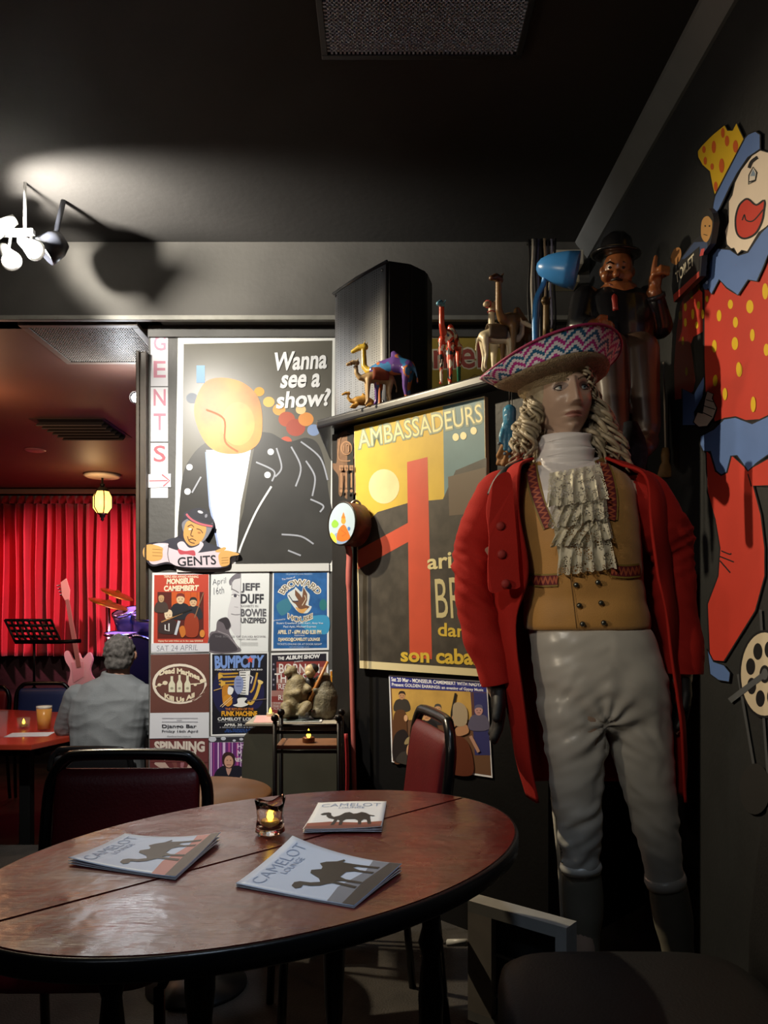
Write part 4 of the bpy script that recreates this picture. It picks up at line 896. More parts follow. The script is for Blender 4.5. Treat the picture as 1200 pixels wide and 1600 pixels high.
# ceiling fittings of the stage room
def grille(name, label, x0, x1, y0, y1, z, fr, mesh, nx, ny, m_f, m_b, m_w, skew=0, drop=.02):
    t = thing(name, label, 'vent', ((x0+x1)/2, (y0+y1)/2, z))
    for a, b in (((x0, y0), (x1, y0+fr)), ((x0, y1-fr), (x1, y1)), ((x0, y0+fr), (x0+fr, y1-fr)), ((x1-fr, y0+fr), (x1, y1-fr))):
        bm = NB(); box(bm, (*a, z-drop), (*b, z-.0005), .003); obj('frame_rail', bm, m_f, t)
    bm = NB(); box(bm, (x0+fr, y0+fr, z-.003), (x1-fr, y1-fr, z-.0005)); obj('backing', bm, m_b, t)
    bm = NB()
    for i in range(1, nx): x = x0+fr+(x1-x0-2*fr)*i/nx; box(bm, (x-mesh, y0+fr, z-drop*.8), (x+mesh, y1-fr, z-.004))
    for j in range(1, ny): y = y0+fr+(y1-y0-2*fr)*j/ny; box(bm, (x0+fr, y-mesh, z-drop*.8), (x1-fr, y+mesh, z-.004))
    obj('grid', bm, m_w, t); return t
grille('ceiling_vent', 'large square meshed ceiling vent beside the doorway post', -1.93, -1.30, YB+.045, 4.68, BULK, .04, .0035, 40, 26, M('#6d6156', .5, var=.4, scale=10), M('#2a2622', .7), M('#8d8479', .5))
t = thing('air_diffuser', 'small slatted air diffuser far back in the red ceiling', 'vent', (-2.5, 6.4, BULK))
for k in range(6):
    bm = NB(); y = 6.12+.1*k; obox(bm, (-2.5, y, BULK-.025), (.26-.0*k, 0, 0), (0, .03, .02), (0, .003, -.004)); bmesh.ops.recalc_face_normals(bm, faces=bm.faces); obj('slat', bm, M('#4c4540', .5), t)
bm = NB(); box(bm, (-2.8, 6.05, BULK-.004), (-2.2, 6.7, BULK-.0005)); obj('backing', bm, M('#1a1716', .6), t)
bm = NB(); lathe(bm, [(.001, -.012), (.08, -.012), (.095, -.004), (.095, -.0006), (.001, -.0006)], (-3.27, 7.2, BULK), 28); tag(obj('ceiling_disc', bm, M('#d88a8a', .5), None, True), 'small round pink lit disc on the stage room ceiling', 'ceiling fitting')
# spotlight by the post
p = W(212, 621, 4.9); t = thing('stage_spotlight', 'small bright white spotlight shining beside the doorway post', 'spotlight', (p.x, p.y, BULK))
bm = NB(); tube(bm, [(p.x, p.y+.06, BULK-.001), (p.x, p.y+.06, p.z+.03)], .008); obj('stem', bm, IRN, t, True)
bm = NB(); d = Vector((.1, -1, -.1)).normalized(); tube(bm, [p-d*.10, p-d*.07, p-d*.0], [.025, .035, .04], 16, caps=False); obj('housing', bm, IRN, t, True)
bm = NB(); ball(bm, p-d*.012, (.03, .016, .03)); obj('bulb', bm, M('#fff6e8', .4, emit=60), t, True)

# music stand
t = thing('music_stand', 'black music stand with perforated desk in front of the red curtain', 'music stand', W(53, 1085, 7.6))
t.location.z = .26; A = W(8, 969, 7.55); B = W(80, 969, 7.55); C_ = W(95, 1003, 7.4); D = W(24, 1003, 7.4)
bm = NB()
for i in range(9):
    u = i/8; tube(bm, [A*(1-u)+B*u, D*(1-u)+C_*u], .014, 4)
for j in range(5):
    v = j/4; tube(bm, [A*(1-v)+D*v, B*(1-v)+C_*v], .014, 4)
bmesh.ops.recalc_face_normals(bm, faces=bm.faces); obj('desk', bm, BLK, t)
bm = NB(); tube(bm, [D, C_, C_+Vector((.19, 0, .01))], .022, 6); obj('ledge', bm, BLK, t, True)
m0 = (A+B+C_+D)/4; bm = NB(); tube(bm, [m0+Vector((0, .02, -.02)), (m0.x, 7.5, .32)], .012); obj('pole', bm, BLK, t, True)
for a in (0, 2.1, 4.2): bm = NB(); tube(bm, [(m0.x, 7.5, .5), (m0.x+.22*cos(a), 7.5+.22*sin(a), .262)], .009); obj('leg', bm, BLK, t, True)

# bass guitar on its stand
G0 = W(126, 1050, 8.3); G1 = W(104, 926, 8.36)
t = thing('bass_guitar', 'pale bodied bass guitar leaning upright on the stage', 'guitar', (G0.x, G0.y, .27))
gy = (G1-G0).normalized(); gx = gy.cross(Vector((0, -1, .05))).normalized()*-1; gn = gx.cross(gy).normalized()
if gn.y > 0: gn = -gn
def gp_(x, y): return G0 + gx*x + gy*y
body = [(-.02, .22), (-.05, .14), (-.14, .20), (-.165, .12), (-.12, .02), (-.12, -.06), (-.165, -.16), (-.10, -.235), (.0, -.24), (.10, -.21), (.16, -.12), (.12, -.02), (.105, .06), (.14, .16), (.135, .25), (.09, .26), (.05, .15), (.02, .16)]
bm = NB(); prism(bm, [gp_(p[0]*.95, p[1]*.95) for p in spline([(x, y, 0) for x, y in body], 4)], gn*.02, gn*-.02); bmesh.ops.recalc_face_normals(bm, faces=bm.faces); obj('body', bm, M('#e6cfc6', .35), t)
bm = NB(); prism(bm, [gp_(*p) for p in ((-.024, .05), (.024, .05), (.018, .80), (-.018, .80))], gn*.028, gn*.0); bmesh.ops.recalc_face_normals(bm, faces=bm.faces); obj('neck', bm, M('#8a6a58', .5), t)
bm = NB(); prism(bm, [gp_(*p) for p in ((-.02, .79), (.02, .79), (.045, .86), (.035, 1.0), (-.03, 1.03), (-.045, .90))], gn*.022, gn*.002); bmesh.ops.recalc_face_normals(bm, faces=bm.faces); obj('headstock', bm, M('#c9a890', .45), t)
for k in range(4): bm = NB(); q = gp_(.04+.005*k, .87+.035*k); tube(bm, [q, q+gx*.035], .009, 8); obj('tuner', bm, M('#b0a8a0', .3, metal=1), t, True)
bm = NB(); prism(bm, [gp_(*p) for p in ((-.06, .10), (.07, .12), (.085, -.10), (-.03, -.06))], gn*.024, gn*.0201); bmesh.ops.recalc_face_normals(bm, faces=bm.faces); obj('pickguard', bm, M('#d9b6b0', .4), t)
t = thing('guitar_stand', 'thin black tripod stand under the pale bass guitar', 'stand', (G0.x, 8.42, .27))
for q in ((-.18, -.10), (.2, -.08), (.0, .25)): bm = NB(); tube(bm, [(G0.x, 8.42, .75), (G0.x+q[0], 8.42+q[1], .268)], .011); obj('leg', bm, BLK, t, True)
bm = NB(); tube(bm, [(G0.x-.14, 8.22, .33), (G0.x-.14, 8.38, .33), (G0.x+.14, 8.38, .33), (G0.x+.14, 8.22, .33)], .012); obj('cradle', bm, BLK, t, True)

# drum kit
t = thing('drum_kit', 'drum kit with two tilted brass cymbals under blue light', 'drum kit', W(195, 1060, 8.7)); t.location.z = .262
BR = M('#b8862e', .3, metal=.9); CHR = M('#c8ccd4', .2, metal=1); DR = M('#20263c', .35); SKIN = M('#8f96b4', .5)
def cym(px, py, y, r, ax, name='cymbal'):
    p = W(px, py, y); bm = NB(); lathe(bm, [(.002, .045), (.02, .042), (.045, .018), (r*.6, .008), (r, -.006), (r, -.009), (r*.6, .004), (.002, .03)], p, 40, axis=ax); bmesh.ops.recalc_face_normals(bm, faces=bm.faces); obj(name, bm, BR, t, True); return p
p1 = cym(183, 928, 8.8, .19, (.42, -.1, 1)); p2 = cym(170, 943, 8.6, .22, (.34, -.08, 1))
for p in (p1, p2): bm = NB(); tube(bm, [p, (p.x+.02, p.y, .27)], .014); obj('cymbal_stand', bm, CHR, t, True)
def drum(px, py, y, r, h, ax, m=DR):
    p = W(px, py, y); bm = NB(); lathe(bm, [(r, -h/2), (r, h/2)], p, 32, axis=ax); lathe(bm, [(.001, h/2+.002), (r*.98, h/2+.002)], p, 32, 1, axis=ax, caps=False); lathe(bm, [(r*.9, h/2-.01), (r*1.05, h/2-.015), (r*1.05, h/2+.01), (r, h/2+.012)], p, 32, 2, axis=ax, caps=False)
    bmesh.ops.recalc_face_normals(bm, faces=bm.faces); obj('drum', bm, [m, SKIN if ax[1] != -1 else M('#14161f', .4), CHR], t, True)
drum(200, 968, 8.7, .15, .2, (-.2, -.35, 1)); drum(226, 972, 8.7, .16, .2, (.2, -.35, 1)); drum(190, 1000, 8.5, .18, .15, (0, -.1, 1), CHR); drum(222, 1032, 8.6, .28, .4, (0, -1, 0)); drum(255, 1020, 8.6, .2, .35, (0, -.1, 1))
# chairs and table down in the room
BLUP = M('#23346e', .5, var=.3, scale=10)
chair('blue padded chair near the stage below the music stand', (-2.62, 5.75, SF), .15, BLUP, group=None, h=.88, w=.40)
chair('red padded chair at the far left near the stage', (-3.12, 5.72, SF), -.1, M('#7e2028', .5), group=None, h=.86, w=.40)
RT = M('#b4402c', .35, var=.3, scale=6, coat=.3)
t = thing('red_table', 'red octagonal topped table beside the seated man', 'table', (-2.3, 4.8, SF)); TZ2 = .5
pts = [(-1.895, 4.02), (-1.70, 4.55), (-1.86, 5.0), (-2.16, 5.35), (-2.9, 5.6), (-3.3, 5.0), (-3.2, 4.3), (-2.7, 4.02)]
bm = NB(); prism(bm, [(x, y+.1, TZ2) for x, y in pts], (0, 0, 0), (0, 0, -.03)); bmesh.ops.recalc_face_normals(bm, faces=bm.faces); bmesh.ops.bevel(bm, geom=list(bm.edges), offset=.004, segments=2, affect='EDGES'); obj('tabletop', bm, RT, t)
bm = NB(); box(bm, (-2.9, 4.35, TZ2-.10), (-1.95, 5.2, TZ2-.0305)); obj('apron', bm, BLK, t)
for x, y in ((-2.0, 4.3), (-2.0, 5.2), (-2.95, 4.4), (-2.95, 5.3)): bm = NB(); box(bm, (x-.03, y-.03, SF), (x+.03, y+.03, TZ2-.0305), .004); obj('leg', bm, BLK, t)
# on that table
AMB = M('#f2a01c', .2)
GLT = M('#e6edf0', .04, spec=.9).copy(); GLT.node_tree.nodes['Principled BSDF'].inputs['Alpha'].default_value = .07
def pint(px, py, label, m, z=TZ2, h=.15):
    p = Z(px, py, z); g = thing('beer_glass', label, 'glass', tuple(p)); bm = NB()
    lathe(bm, [(.001, .001), (.038, .001), (.047, h), (.045, h), (.037, .008), (.001, .008)], p, 28); bmesh.ops.recalc_face_normals(bm, faces=bm.faces); obj('glass', bm, GLT, g, True)
    if m:
        bm = NB(); lathe(bm, [(.001, .009), (.0365, .009), (.0435, h*.88), (.001, h*.88)], p, 28); obj('beer', bm, m, g, True)
        bm = NB(); lathe(bm, [(.001, h*.881), (.0435, h*.881), (.0445, h*.97), (.001, h*.985)], p, 28); obj('foam', bm, M('#f0e6d0', .7), g, True)
pint(69, 1141, 'full pint glass of amber beer on the red table', AMB)
pint(-1, 1152, 'half empty glass at the left edge of the red table', None)
p = Z(37, 1138, TZ2); g = thing('candle_glass', 'little glass candle holder beside the pint of beer', 'candle holder', tuple(p))
bm = NB(); lathe(bm, [(.001, .001), (.036, .001), (.040, .065), (.037, .065), (.032, .010), (.001, .010)], p, 20); bmesh.ops.recalc_face_normals(bm, faces=bm.faces); obj('glass', bm, GLT, g, True)
tealight('candle', 'lit candle inside the glass holder beside the pint', (p.x, p.y, TZ2+.0105), None, 1.2)
slab('paper', 'white leaflet lying on the red table before the pint', 'paper', Z(47, 1148, TZ2).x, Z(47, 1148, TZ2).y, TZ2+.0004, .24, .15, .002, .15, PAPW)

# seated man seen from behind
def person_back():
    y0 = 4.42; hx = W(183, 1030, y0); sx = W(172, 1090, y0).x
    t = thing('person', 'grey haired man in a grey shirt seen from behind, seated at the red table', 'person', (hx.x, y0, SF))
    Y = y0
    bm = NB()
    # trunk, neck, head, legs in one skin
    loft(bm, [ell((sx+dx, Y+dy, z), (rx, 0, 0), (0, ry, 0), 24, 2.4) for z, rx, ry, dx, dy in ((.18, .19, .14, 0, 0), (.3, .19, .13, 0, -.01), (.45, .19, .125, 0, -.03), (.6, .205, .125, 0, -.02), (.72, .21, .12, .01, .0), (.79, .17, .095, .02, .02), (.83, .07, .07, .03, .03))])
    chain(bm, [((sx+.03, Y+.03, .8), .065), ((hx.x, Y+.05, .90), .058)])
    ball(bm, (hx.x, Y+.055, .965), (.078, .095, .105), sub=3)
    chain(bm, [((hx.x-.082, Y+.06, .95), .016), ((hx.x-.084, Y+.055, .975), .014)]); chain(bm, [((hx.x+.082, Y+.06, .95), .016), ((hx.x+.084, Y+.055, .975), .014)])
    for s in (-1, 1):
        chain(bm, [((sx+s*.10, Y+.02, .25), .095), ((sx+s*.13, Y+.45, .26), .07), ((sx+s*.13, Y+.47, -.12), .045)]); chain(bm, [((sx+s*.13, Y+.47, -.165), .04), ((sx+s*.13, Y+.60, -.18), .035)])
    LA = [((sx-.185, Y, .725), .062), ((sx-.275, Y+.05, .545), .05), ((sx-.25, Y+.22, .545), .042), ((sx-.16, Y+.33, .56), .032), ((sx-.12, Y+.36, .56), .036)]
    RA = [((sx+.205, Y, .725), .062), ((sx+.27, Y+.05, .50), .05), ((sx+.2, Y+.24, .55), .042), ((sx+.11, Y+.34, .56), .032), ((sx+.06, Y+.36, .56), .036)]
    chain(bm, LA); chain(bm, RA)
    for s, hp in ((1, Vector((sx-.12, Y+.36, .56))), (-1, Vector((sx+.06, Y+.36, .56)))):
        for k in range(4): a = hp + Vector((s*.02, .03-.018*k, 0)); chain(bm, [(a, .0095), (a+Vector((s*.035, .008, .002)), .0085), (a+Vector((s*(.06-.004*abs(k-1)), .006, -.012)), .0075)])
        chain(bm, [(hp+Vector((0, .02, .005)), .011), (hp+Vector((s*.02, .05, .005)), .009), (hp+Vector((s*.04, .055, 0)), .008)])
    obj('body', blob(bm, .008, 5), M('#b98a74', .55), t, True)
    bm = NB()
    loft(bm, [ell((sx+dx, Y+dy, z), (rx, 0, 0), (0, ry, 0), 24, 2.4) for z, rx, ry, dx, dy in ((.15, .205, .155, 0, 0), (.3, .205, .15, 0, -.015), (.45, .205, .14, 0, -.035), (.6, .222, .14, 0, -.025), (.72, .226, .135, .01, .0), (.80, .175, .105, .02, .015), (.845, .085, .085, .03, .03))])
    for A in (LA, RA): chain(bm, [(p, r+.016) for p, r in A[:3]])
    tube(bm, [(sx+.03+.075*cos(a), Y+.03+.072*sin(a), .85-.01*cos(a)) for a in [2*pi*i/24 for i in range(24)]], .014, 8, closed=True)
    bm = blob(bm, .007, 3)
    for v in bm.verts: v.co += Vector((0, -1, 0))*(.016*mnoise.noise(Vector((v.co.x*9, v.co.y*9, v.co.z*5))) + .012*(.5-abs(mnoise.noise(Vector((v.co.x*6+v.co.z*9, 3, v.co.z*13-v.co.x*5))))))*(1 if v.co.y < Y+.05 else .3)
    obj('shirt', bm, M('#7b7f82', .8, var=.35, scale=9, bump=.2, bscale=200), t, True)
    bm = NB(); ball(bm, (hx.x, Y+.04, .985), (.087, .102, .098), sub=4); ball(bm, (hx.x, Y+.01, .93), (.075, .07, .07), sub=3)
    bm = blob(bm, .006, 2)
    for v in list(bm.verts):
        if v.co.y > Y+.115 and v.co.z < 1.03: pass
        v.co += (v.co-Vector((hx.x, Y+.04, .98))).normalized()*.010*mnoise.noise(v.co*45)
    dl = [v for v in bm.verts if (v.co.y > Y+.10 and v.co.z < 1.03) or v.co.z < .885]
    bmesh.ops.delete(bm, geom=dl, context='VERTS'); obj('hair', bm, M('#6f6a66', .8, var=.9, scale=60, bump=.6, bscale=300, dark=.35), t, True)
person_back()
chair('black padded chair the grey haired man sits on', (-1.57, 4.36, SF), pi, M('#15161a', .5), group=None, h=.70, w=.44)
# ------------------------------------------------------------------ dressed shop mannequin in the corner
MY = 2.05; PXM = MY/1200
def mp(px, py, dy=0): return W(px, py, MY+dy)
mq = thing('mannequin', 'dressed mannequin in red coat, ochre waistcoat and white satin breeches standing in the corner', 'mannequin', (.56, MY, 0))
def wrinkle(bm, amp, sc, seed=0, dirs=None, fn=None):
    bm.normal_update()
    for v in bm.verts:
        q = Vector((v.co.x*sc[0], v.co.y*sc[1], v.co.z*sc[2])) + Vector((seed, seed, seed))
        k = fn(v.co) if fn else 1
        v.co += v.normal*amp*k*mnoise.noise(q)
SKN_M = M('#b29683', .38, var=.12, scale=30)
# --- head
HC = mp(879, 626, .0); HR = Matrix.Rotation(radians(5), 3, 'Z') @ Matrix.Rotation(radians(-4), 3, 'Y') @ Matrix.Rotation(radians(-2), 3, 'X')
def g2(x, z, cx, cz, sx, sz): return math.exp(-((x-cx)/sx)**2 - ((z-cz)/sz)**2)
def headpt(x, y, z):
    """unit sphere point to head-local point, face towards -y"""
    X, Y, Zz = x*.0725, y*.096, z*.113
    if Zz < 0:
        k = min(1, -Zz/.113); X *= 1 - .34*k**1.8; Y *= 1 - .12*k**2 if Y > 0 else 1 - .02*k
        if Y > 0: Y *= 1-.35*k
    else: X *= 1 + .05*sin(pi*min(1, Zz/.113))
    f = max(0, min(1, -y*1.6)); ax = abs(X); d = 0
    d += .0035*g2(ax, Zz, .027, .030, .022, .008)
    d -= .0125*g2(ax, Zz, .031, .009, .014, .012)
    d += .0055*g2(ax, Zz, .043, -.022, .018, .018)
    if -.055 < Zz < .035:
        t = min(1, max(0, (.028-Zz)/.06)); prof = .006 + .016*t**1.2
        if Zz < -.031: prof *= max(0, 1-(-.031-Zz)/.010)
        w = .0075 + .006*t; d += prof*math.exp(-(X/w)**2)
        d += .006*g2(ax, Zz, .0115, -.032, .006, .006)
    d += .0075*g2(X, Zz, 0, -.0535, .019, .0045) + .0085*g2(X, Zz, 0, -.0655, .016, .0055) - .004*g2(X, Zz, 0, -.0595, .022, .0018)
    d -= .004*g2(X, Zz, 0, -.076, .018, .005)
    d += .010*g2(X, Zz, 0, -.092, .017, .013)
    d -= .004*g2(ax, Zz, .036, -.058, .012, .018)
    return Vector((X, Y - d*f, Zz))
def head(bm, base):
    N = 200; rows = []
    for i in range(N+1):
        ph = pi*i/N; row = []
        for j in range(N):
            t = 2*pi*j/N; row.append(headpt(sin(ph)*sin(t), -sin(ph)*cos(t), cos(ph)))
        rows.append(row)
    vs = [[bm.verts.new(HC + HR @ p) for p in r] for r in rows]
    for i in range(N):
        for j in range(N):
            a, b, c, d = rows[i][j], rows[i+1][j], rows[i+1][(j+1) % N], rows[i][(j+1) % N]
            q = (a+c)/2; mi = 0; ax = abs(q.x)
            if q.y < -.03:
                lw = .0235; k = 1-(q.x/lw)**2
                if k > 0:
                    top = -.0595 + .0075*k**.7*(1-.25*math.exp(-(q.x/.004)**2)); bot = -.0595 - .0092*k**.8
                    if bot < q.z < top: mi = 1
                bz = .026 + .008*(1-((ax-.036)/.022)**2); 
                if .012 < ax < .056 and abs(q.z-bz) < .0022*(1.25-(ax-.012)/.044): mi = 2
                if ((ax-.031)/.017)**2 + ((q.z-.0125)/.0105)**2 < 1: mi = 3
            f = bm.faces.new((vs[i][j], vs[i+1][j], vs[i+1][(j+1) % N], vs[i][(j+1) % N])); f.material_index = mi; f.smooth = True
bm = NB()
cz = lambda py: mp(600, py).z
loft(bm, [ell((mp(px, 0).x, MY+dy, z), (rx, 0, 0), (0, ry, 0), 24, 2.3) for z, px, rx, ry, dy in ((.94, 945, .08, .05, 0), (.98, 940, .14, .08, 0), (1.16, 917, .135, .085, 0), (1.3, 908, .14, .095, 0), (1.45, 897, .15, .10, 0), (1.55, 893, .15, .085, .01), (1.60, 888, .09, .06, .015), (1.62, 885, .05, .05, .015))])
chain(bm, [(mp(884, 720, .01), .055), (mp(880, 680, .015), .052), (mp(879, 650, .015), .05)])
LARM = [(mp(790, 770), .05), (mp(742, 885), .042), (mp(776, 1075), .028)]; RARM = [(mp(990, 770), .05), (mp(1058, 860, .02), .042), (mp(1066, 1060, .0), .028)]
chain(bm, LARM); chain(bm, RARM)
LLEG = [((mp(899, 1120, -.02)), .078), (mp(900, 1200, -.02), .07), (mp(905, 1320, -.03), .047), (mp(910, 1410, 0), .043), (mp(914, 1610, .01), .03)]
RLEG = [((mp(993, 1120, 0)), .078), (mp(1008, 1200, .01), .07), (mp(1031, 1320, .0), .047), (mp(1050, 1420, .03), .043), (mp(1078, 1610, .05), .03)]
chain(bm, LLEG); chain(bm, RLEG)
for L_ in (LLEG, RLEG): a = L_[-1][0]; chain(bm, [((a.x, a.y, .045), .034), ((a.x, a.y-.12, .035), .028)])
def hand(bm, w, dirn, side, gl=0):
    """palm, four fingers and thumb hanging from wrist w"""
    d = dirn.normalized(); s = Vector((0, -1, 0)) if side == 0 else Vector(side); s = (s - d*s.dot(d)).normalized(); n = d.cross(s).normalized()
    for k in range(4): chain(bm, [(w, .017+gl), (w + d*.055 + s*(.026-.0165*k), .0125+gl)])
    for k, l in enumerate((.066, .074, .069, .054)):
        a = w + d*.078 + s*(.026-.0165*k); chain(bm, [(w+d*.05+s*(.022-.014*k), .012+gl), (a, .0095+gl), (a + d*l*.5 + n*.006, .0085+gl), (a + d*l*.9 + n*.018, .0072+gl)])
    chain(bm, [(w + d*.02 + s*.018, .013+gl), (w + d*.052 + s*.042 + n*.006, .0105+gl), (w + d*.085 + s*.05 + n*.014, .0085+gl)])
hand(bm, LARM[-1][0], Vector((.03, -.1, -1)), (0, -1, 0)); hand(bm, RARM[-1][0], Vector((-.05, -.1, -1)), (0, -1, 0))
bm = blob(bm, .009, 3)
head(bm, None)
bd = obj('body', bm, [SKN_M, M('#96655a', .3), M('#5a4636', .6), M('#7d6a62', .5)], mq, True)
# eyes painted on glass balls, with lids
for s in (-1, 1):
    c0 = headpt(s*.43, -sqrt(1-.43**2-.01), .09); ec = Vector((s*.031, c0.y+.0085, .0095))
    bm = NB(); q = bmesh.ops.create_uvsphere(bm, u_segments=40, v_segments=40, radius=.0135)
    gz = Vector((.25, -1, .05)).normalized()
    for f in bm.faces:
        a = f.calc_center_median().normalized().angle(gz); f.material_index = 0 if a > .50 else (1 if a > .22 else 2); f.smooth = True
    for v in bm.verts: v.co = HC + HR @ (v.co + ec)
    obj('eye', bm, [M('#c9c2b8', .15), M('#7f8c94', .15), M('#101012', .1)], mq, True)
    for k, (h, r, m) in enumerate(((.0062, .0022, M('#2c211e', .5)), (-.0062, .0014, M('#5a463e', .5)))):
        bm = NB(); pts = []
        for i in range(13):
            u = -1+i/6; x = u*.0155; zz = h*(1-u*u) + .0008*u*s; yy = -sqrt(max(.0, .0142**2 - min(.0141, abs(x))**2*.75 - zz*zz*.8))
            pts.append(HC + HR @ (ec + Vector((x, yy-.0004, zz))))
        tube(bm, pts, [r*(.45+.55*sin(pi*i/12)) for i in range(13)], 8); obj('eyelid', bm, m, mq, True)
# --- wig of ringlets
bm = NB(); rnd = random.Random(3)
ball(bm, HC + HR @ Vector((0, .022, .02)), (.088, .098, .10), sub=4)
def ringlet(bm, p, length, r, tr, turns, lean):
    pts = []; rs = []; n = int(turns*9); ph = rnd.random()*6.28
    for i in range(n+1):
        t = i/n; a = ph + t*turns*2*pi; rr = r*(.5+.7*sin(pi*(.15+.8*t)))
        pts.append(p + Vector((lean[0]*t + rr*cos(a), lean[1]*t + rr*sin(a), -length*t))); rs.append(tr*(.6+.4*sin(pi*t)))
    tube(bm, pts, rs, 7)
for side in (-1, 1):
    for i in range(70 if side > 0 else 48):
        u = rnd.random(); a = rnd.random()
        base = Vector((side*(.068 + .022*u), -.035 + .10*a, .03 - .02*rnd.random() - .055*u))
        L = .10 + .09*rnd.random() if side > 0 else .085 + .06*rnd.random()
        ringlet(bm, HC + HR @ base, L, .010+.013*rnd.random(), .0045+.003*rnd.random(), 1.0+1.2*rnd.random(), (side*(.012+.06*rnd.random()*(1.4 if side > 0 else .6)), -.015+.03*rnd.random()))
for i in range(26):
    a = -1+2*rnd.random(); ringlet(bm, HC + HR @ Vector((.08*a, .06+.03*rnd.random(), .02-.04*rnd.random())), .15+.04*rnd.random(), .014, .007, 2, (.02*a, .02))
for i in range(9):
    ringlet(bm, HC + HR @ Vector((.030+.0055*i, -.088+.006*i, .066)), .03+.008*i, .008, .004, 1.3, (.012, -.002))
obj('wig', bm, M('#a3957c', .5, var=.8, scale=40, dark=.45), mq, True)
# --- straw hat with turned-up woven brim
HH = HC + Vector((-.030, .004, .037)); NA = 160
def hring(a, r, z): 
    x = r*.90*sin(a); y = -r*cos(a)*.92
    return HH + Vector((x, y, z + .10*x - .003*cos(a)*(r/.17) + .014*sin(2*a+.6)*(r/.17)**2))
bm = NB(); prof = [(.083, .0), (.10, .004), (.12, .008), (.14, .014), (.158, .022), (.168, .03)]
for (r0, z0), (r1, z1) in zip(prof, prof[1:]):
    for i in range(NA):
        a, b = 2*pi*i/NA, 2*pi*(i+1)/NA
        f = bm.faces.new([bm.verts.new(hring(*q)) for q in ((a, r0, z0), (b, r0, z0), (b, r1, z1), (a, r1, z1))]); f.smooth = True
bmesh.ops.remove_doubles(bm, verts=bm.verts, dist=1e-5); 
o = obj('hat_brim', bm, M('#9a8768', .8, var=.7, scale=90, bump=.8, bscale=260), mq, True); md = o.modifiers.new('thick', 'SOLIDIFY'); md.thickness = .004
def up_h(a): # height of the turned-up part round the brim
    return .046 + .006*cos(a-.3) + .012*(max(0, sin(-a)))**2
bm = NB(); NV = 12; NB_ = 320; grid = []
for j in range(NV+1):
    v = j/NV; row = []
    for i in range(NB_):
        a = 2*pi*i/NB_; lf = max(0, sin(-a))**3
        curl = v*v*.022 + lf*.035*sin(pi*.75*v)
        row.append(bm.verts.new(hring(a, .168 + .010*v + curl - lf*.018*v*v, .03 + up_h(a)*v - lf*.03*v*v)))
    grid.append(row)
for j in range(NV):
    for i in range(NB_):
        tri = abs((i/8) % 2 - 1)*4; band = int(math.floor((j + tri)/2.0)) + 100 + (i//16)
        f = bm.faces.new((grid[j][i], grid[j][(i+1) % NB_], grid[j+1][(i+1) % NB_], grid[j+1][i])); f.material_index = (0, 1, 0, 2)[int(band) % 4]; f.smooth = True
o = obj('woven_brim', bm, [M('#d9d6dc', .6), M('#1f5f86', .6), M('#b02a86', .6)], mq, True); md = o.modifiers.new('thick', 'SOLIDIFY'); md.thickness = .003
bm = NB(); tube(bm, [v_ for v_ in [hring(2*pi*i/120, .168+.010+.022+max(0, sin(-2*pi*i/120))**3*(.035*sin(pi*.75)-.018), .03+up_h(2*pi*i/120)-max(0, sin(-2*pi*i/120))**3*.03) for i in range(120)]], .0035, 8, closed=True); obj('brim_edge', bm, M('#8e1f4c', .6), mq, True)
bm = NB(); loft(bm, [ell(HH + Vector((.0, .0, z)), (r, 0, 0), (0, r*1.12, 0), 40) for r, z in ((.088, -.012), (.092, .03), (.088, .07), (.075, .092), (.04, .10), (.002, .101))]); obj('hat_crown', bm, M('#a08d6c', .8, var=.7, scale=90, bump=.8, bscale=260), mq, True)

# --- waistcoat
VR = [(1.160, 917, .163, .112, 0), (1.175, 916, .166, .116, 0), (1.24, 913, .158, .113, 0), (1.30, 909, .156, .115, -.005), (1.38, 903, .160, .122, -.008), (1.46, 897, .163, .125, -.004), (1.52, 894, .165, .118, .003), (1.565, 892, .155, .10, .012), (1.595, 889, .115, .078, .018), (1.612, 886, .075, .062, .018)]
def vring(z):
    z = max(VR[0][0], min(VR[-1][0], z))
    for a, b in zip(VR, VR[1:]):
        if a[0] <= z <= b[0]:
            t = (z-a[0])/(b[0]-a[0]); return [p+(q-p)*t for p, q in zip(a, b)]
def vfront(x, z):
    _, px, rx, ry, dy = vring(z); u = max(-.98, min(.98, (x-mp(px, 0).x)/rx))
    return MY+dy - ry*(1-abs(u)**2.4)**(1/2.4)
bm = NB(); zz = [VR[0][0] + (VR[-1][0]-VR[0][0])*i/40 for i in range(41)]
loft(bm, [ell((mp(vring(z)[1], 0).x, MY+vring(z)[4], z), (vring(z)[2], 0, 0), (0, vring(z)[3], 0), 72, 2.4) for z in zz])
wrinkle(bm, .005, (9, 9, 22), 3, fn=lambda p: 1 if p.z < 1.32 else .35)
OCH = M('#c08d48', .6, var=.25, scale=14, bump=.2, bscale=400, sheen=.3)
obj('waistcoat', bm, OCH, mq, True)
class Skin(Canvas):
    def __init__(s, fn, off): s.fn = fn; s.off = off; s.bm = bmesh.new(); s.mats = []; s.L = 0; s.STEP = .0006; s.th = .001
    def pt(s, p):
        y = MY-.12
        for _ in range(5):
            q = W(p[0], p[1], y); y = s.fn(q.x, q.z)
        q = W(p[0], p[1], y-.0035-s.off-s.L*s.STEP); return q
MAR = M('#6b1f24', .7); BRD = M('#8c7434', .6); 
def dens(P, k=14):
    out = []
    for a, b in zip(P, P[1:]):
        for i in range(k): out.append((a[0]+(b[0]-a[0])*i/k, a[1]+(b[1]-a[1])*i/k))
    return out+[P[-1]]
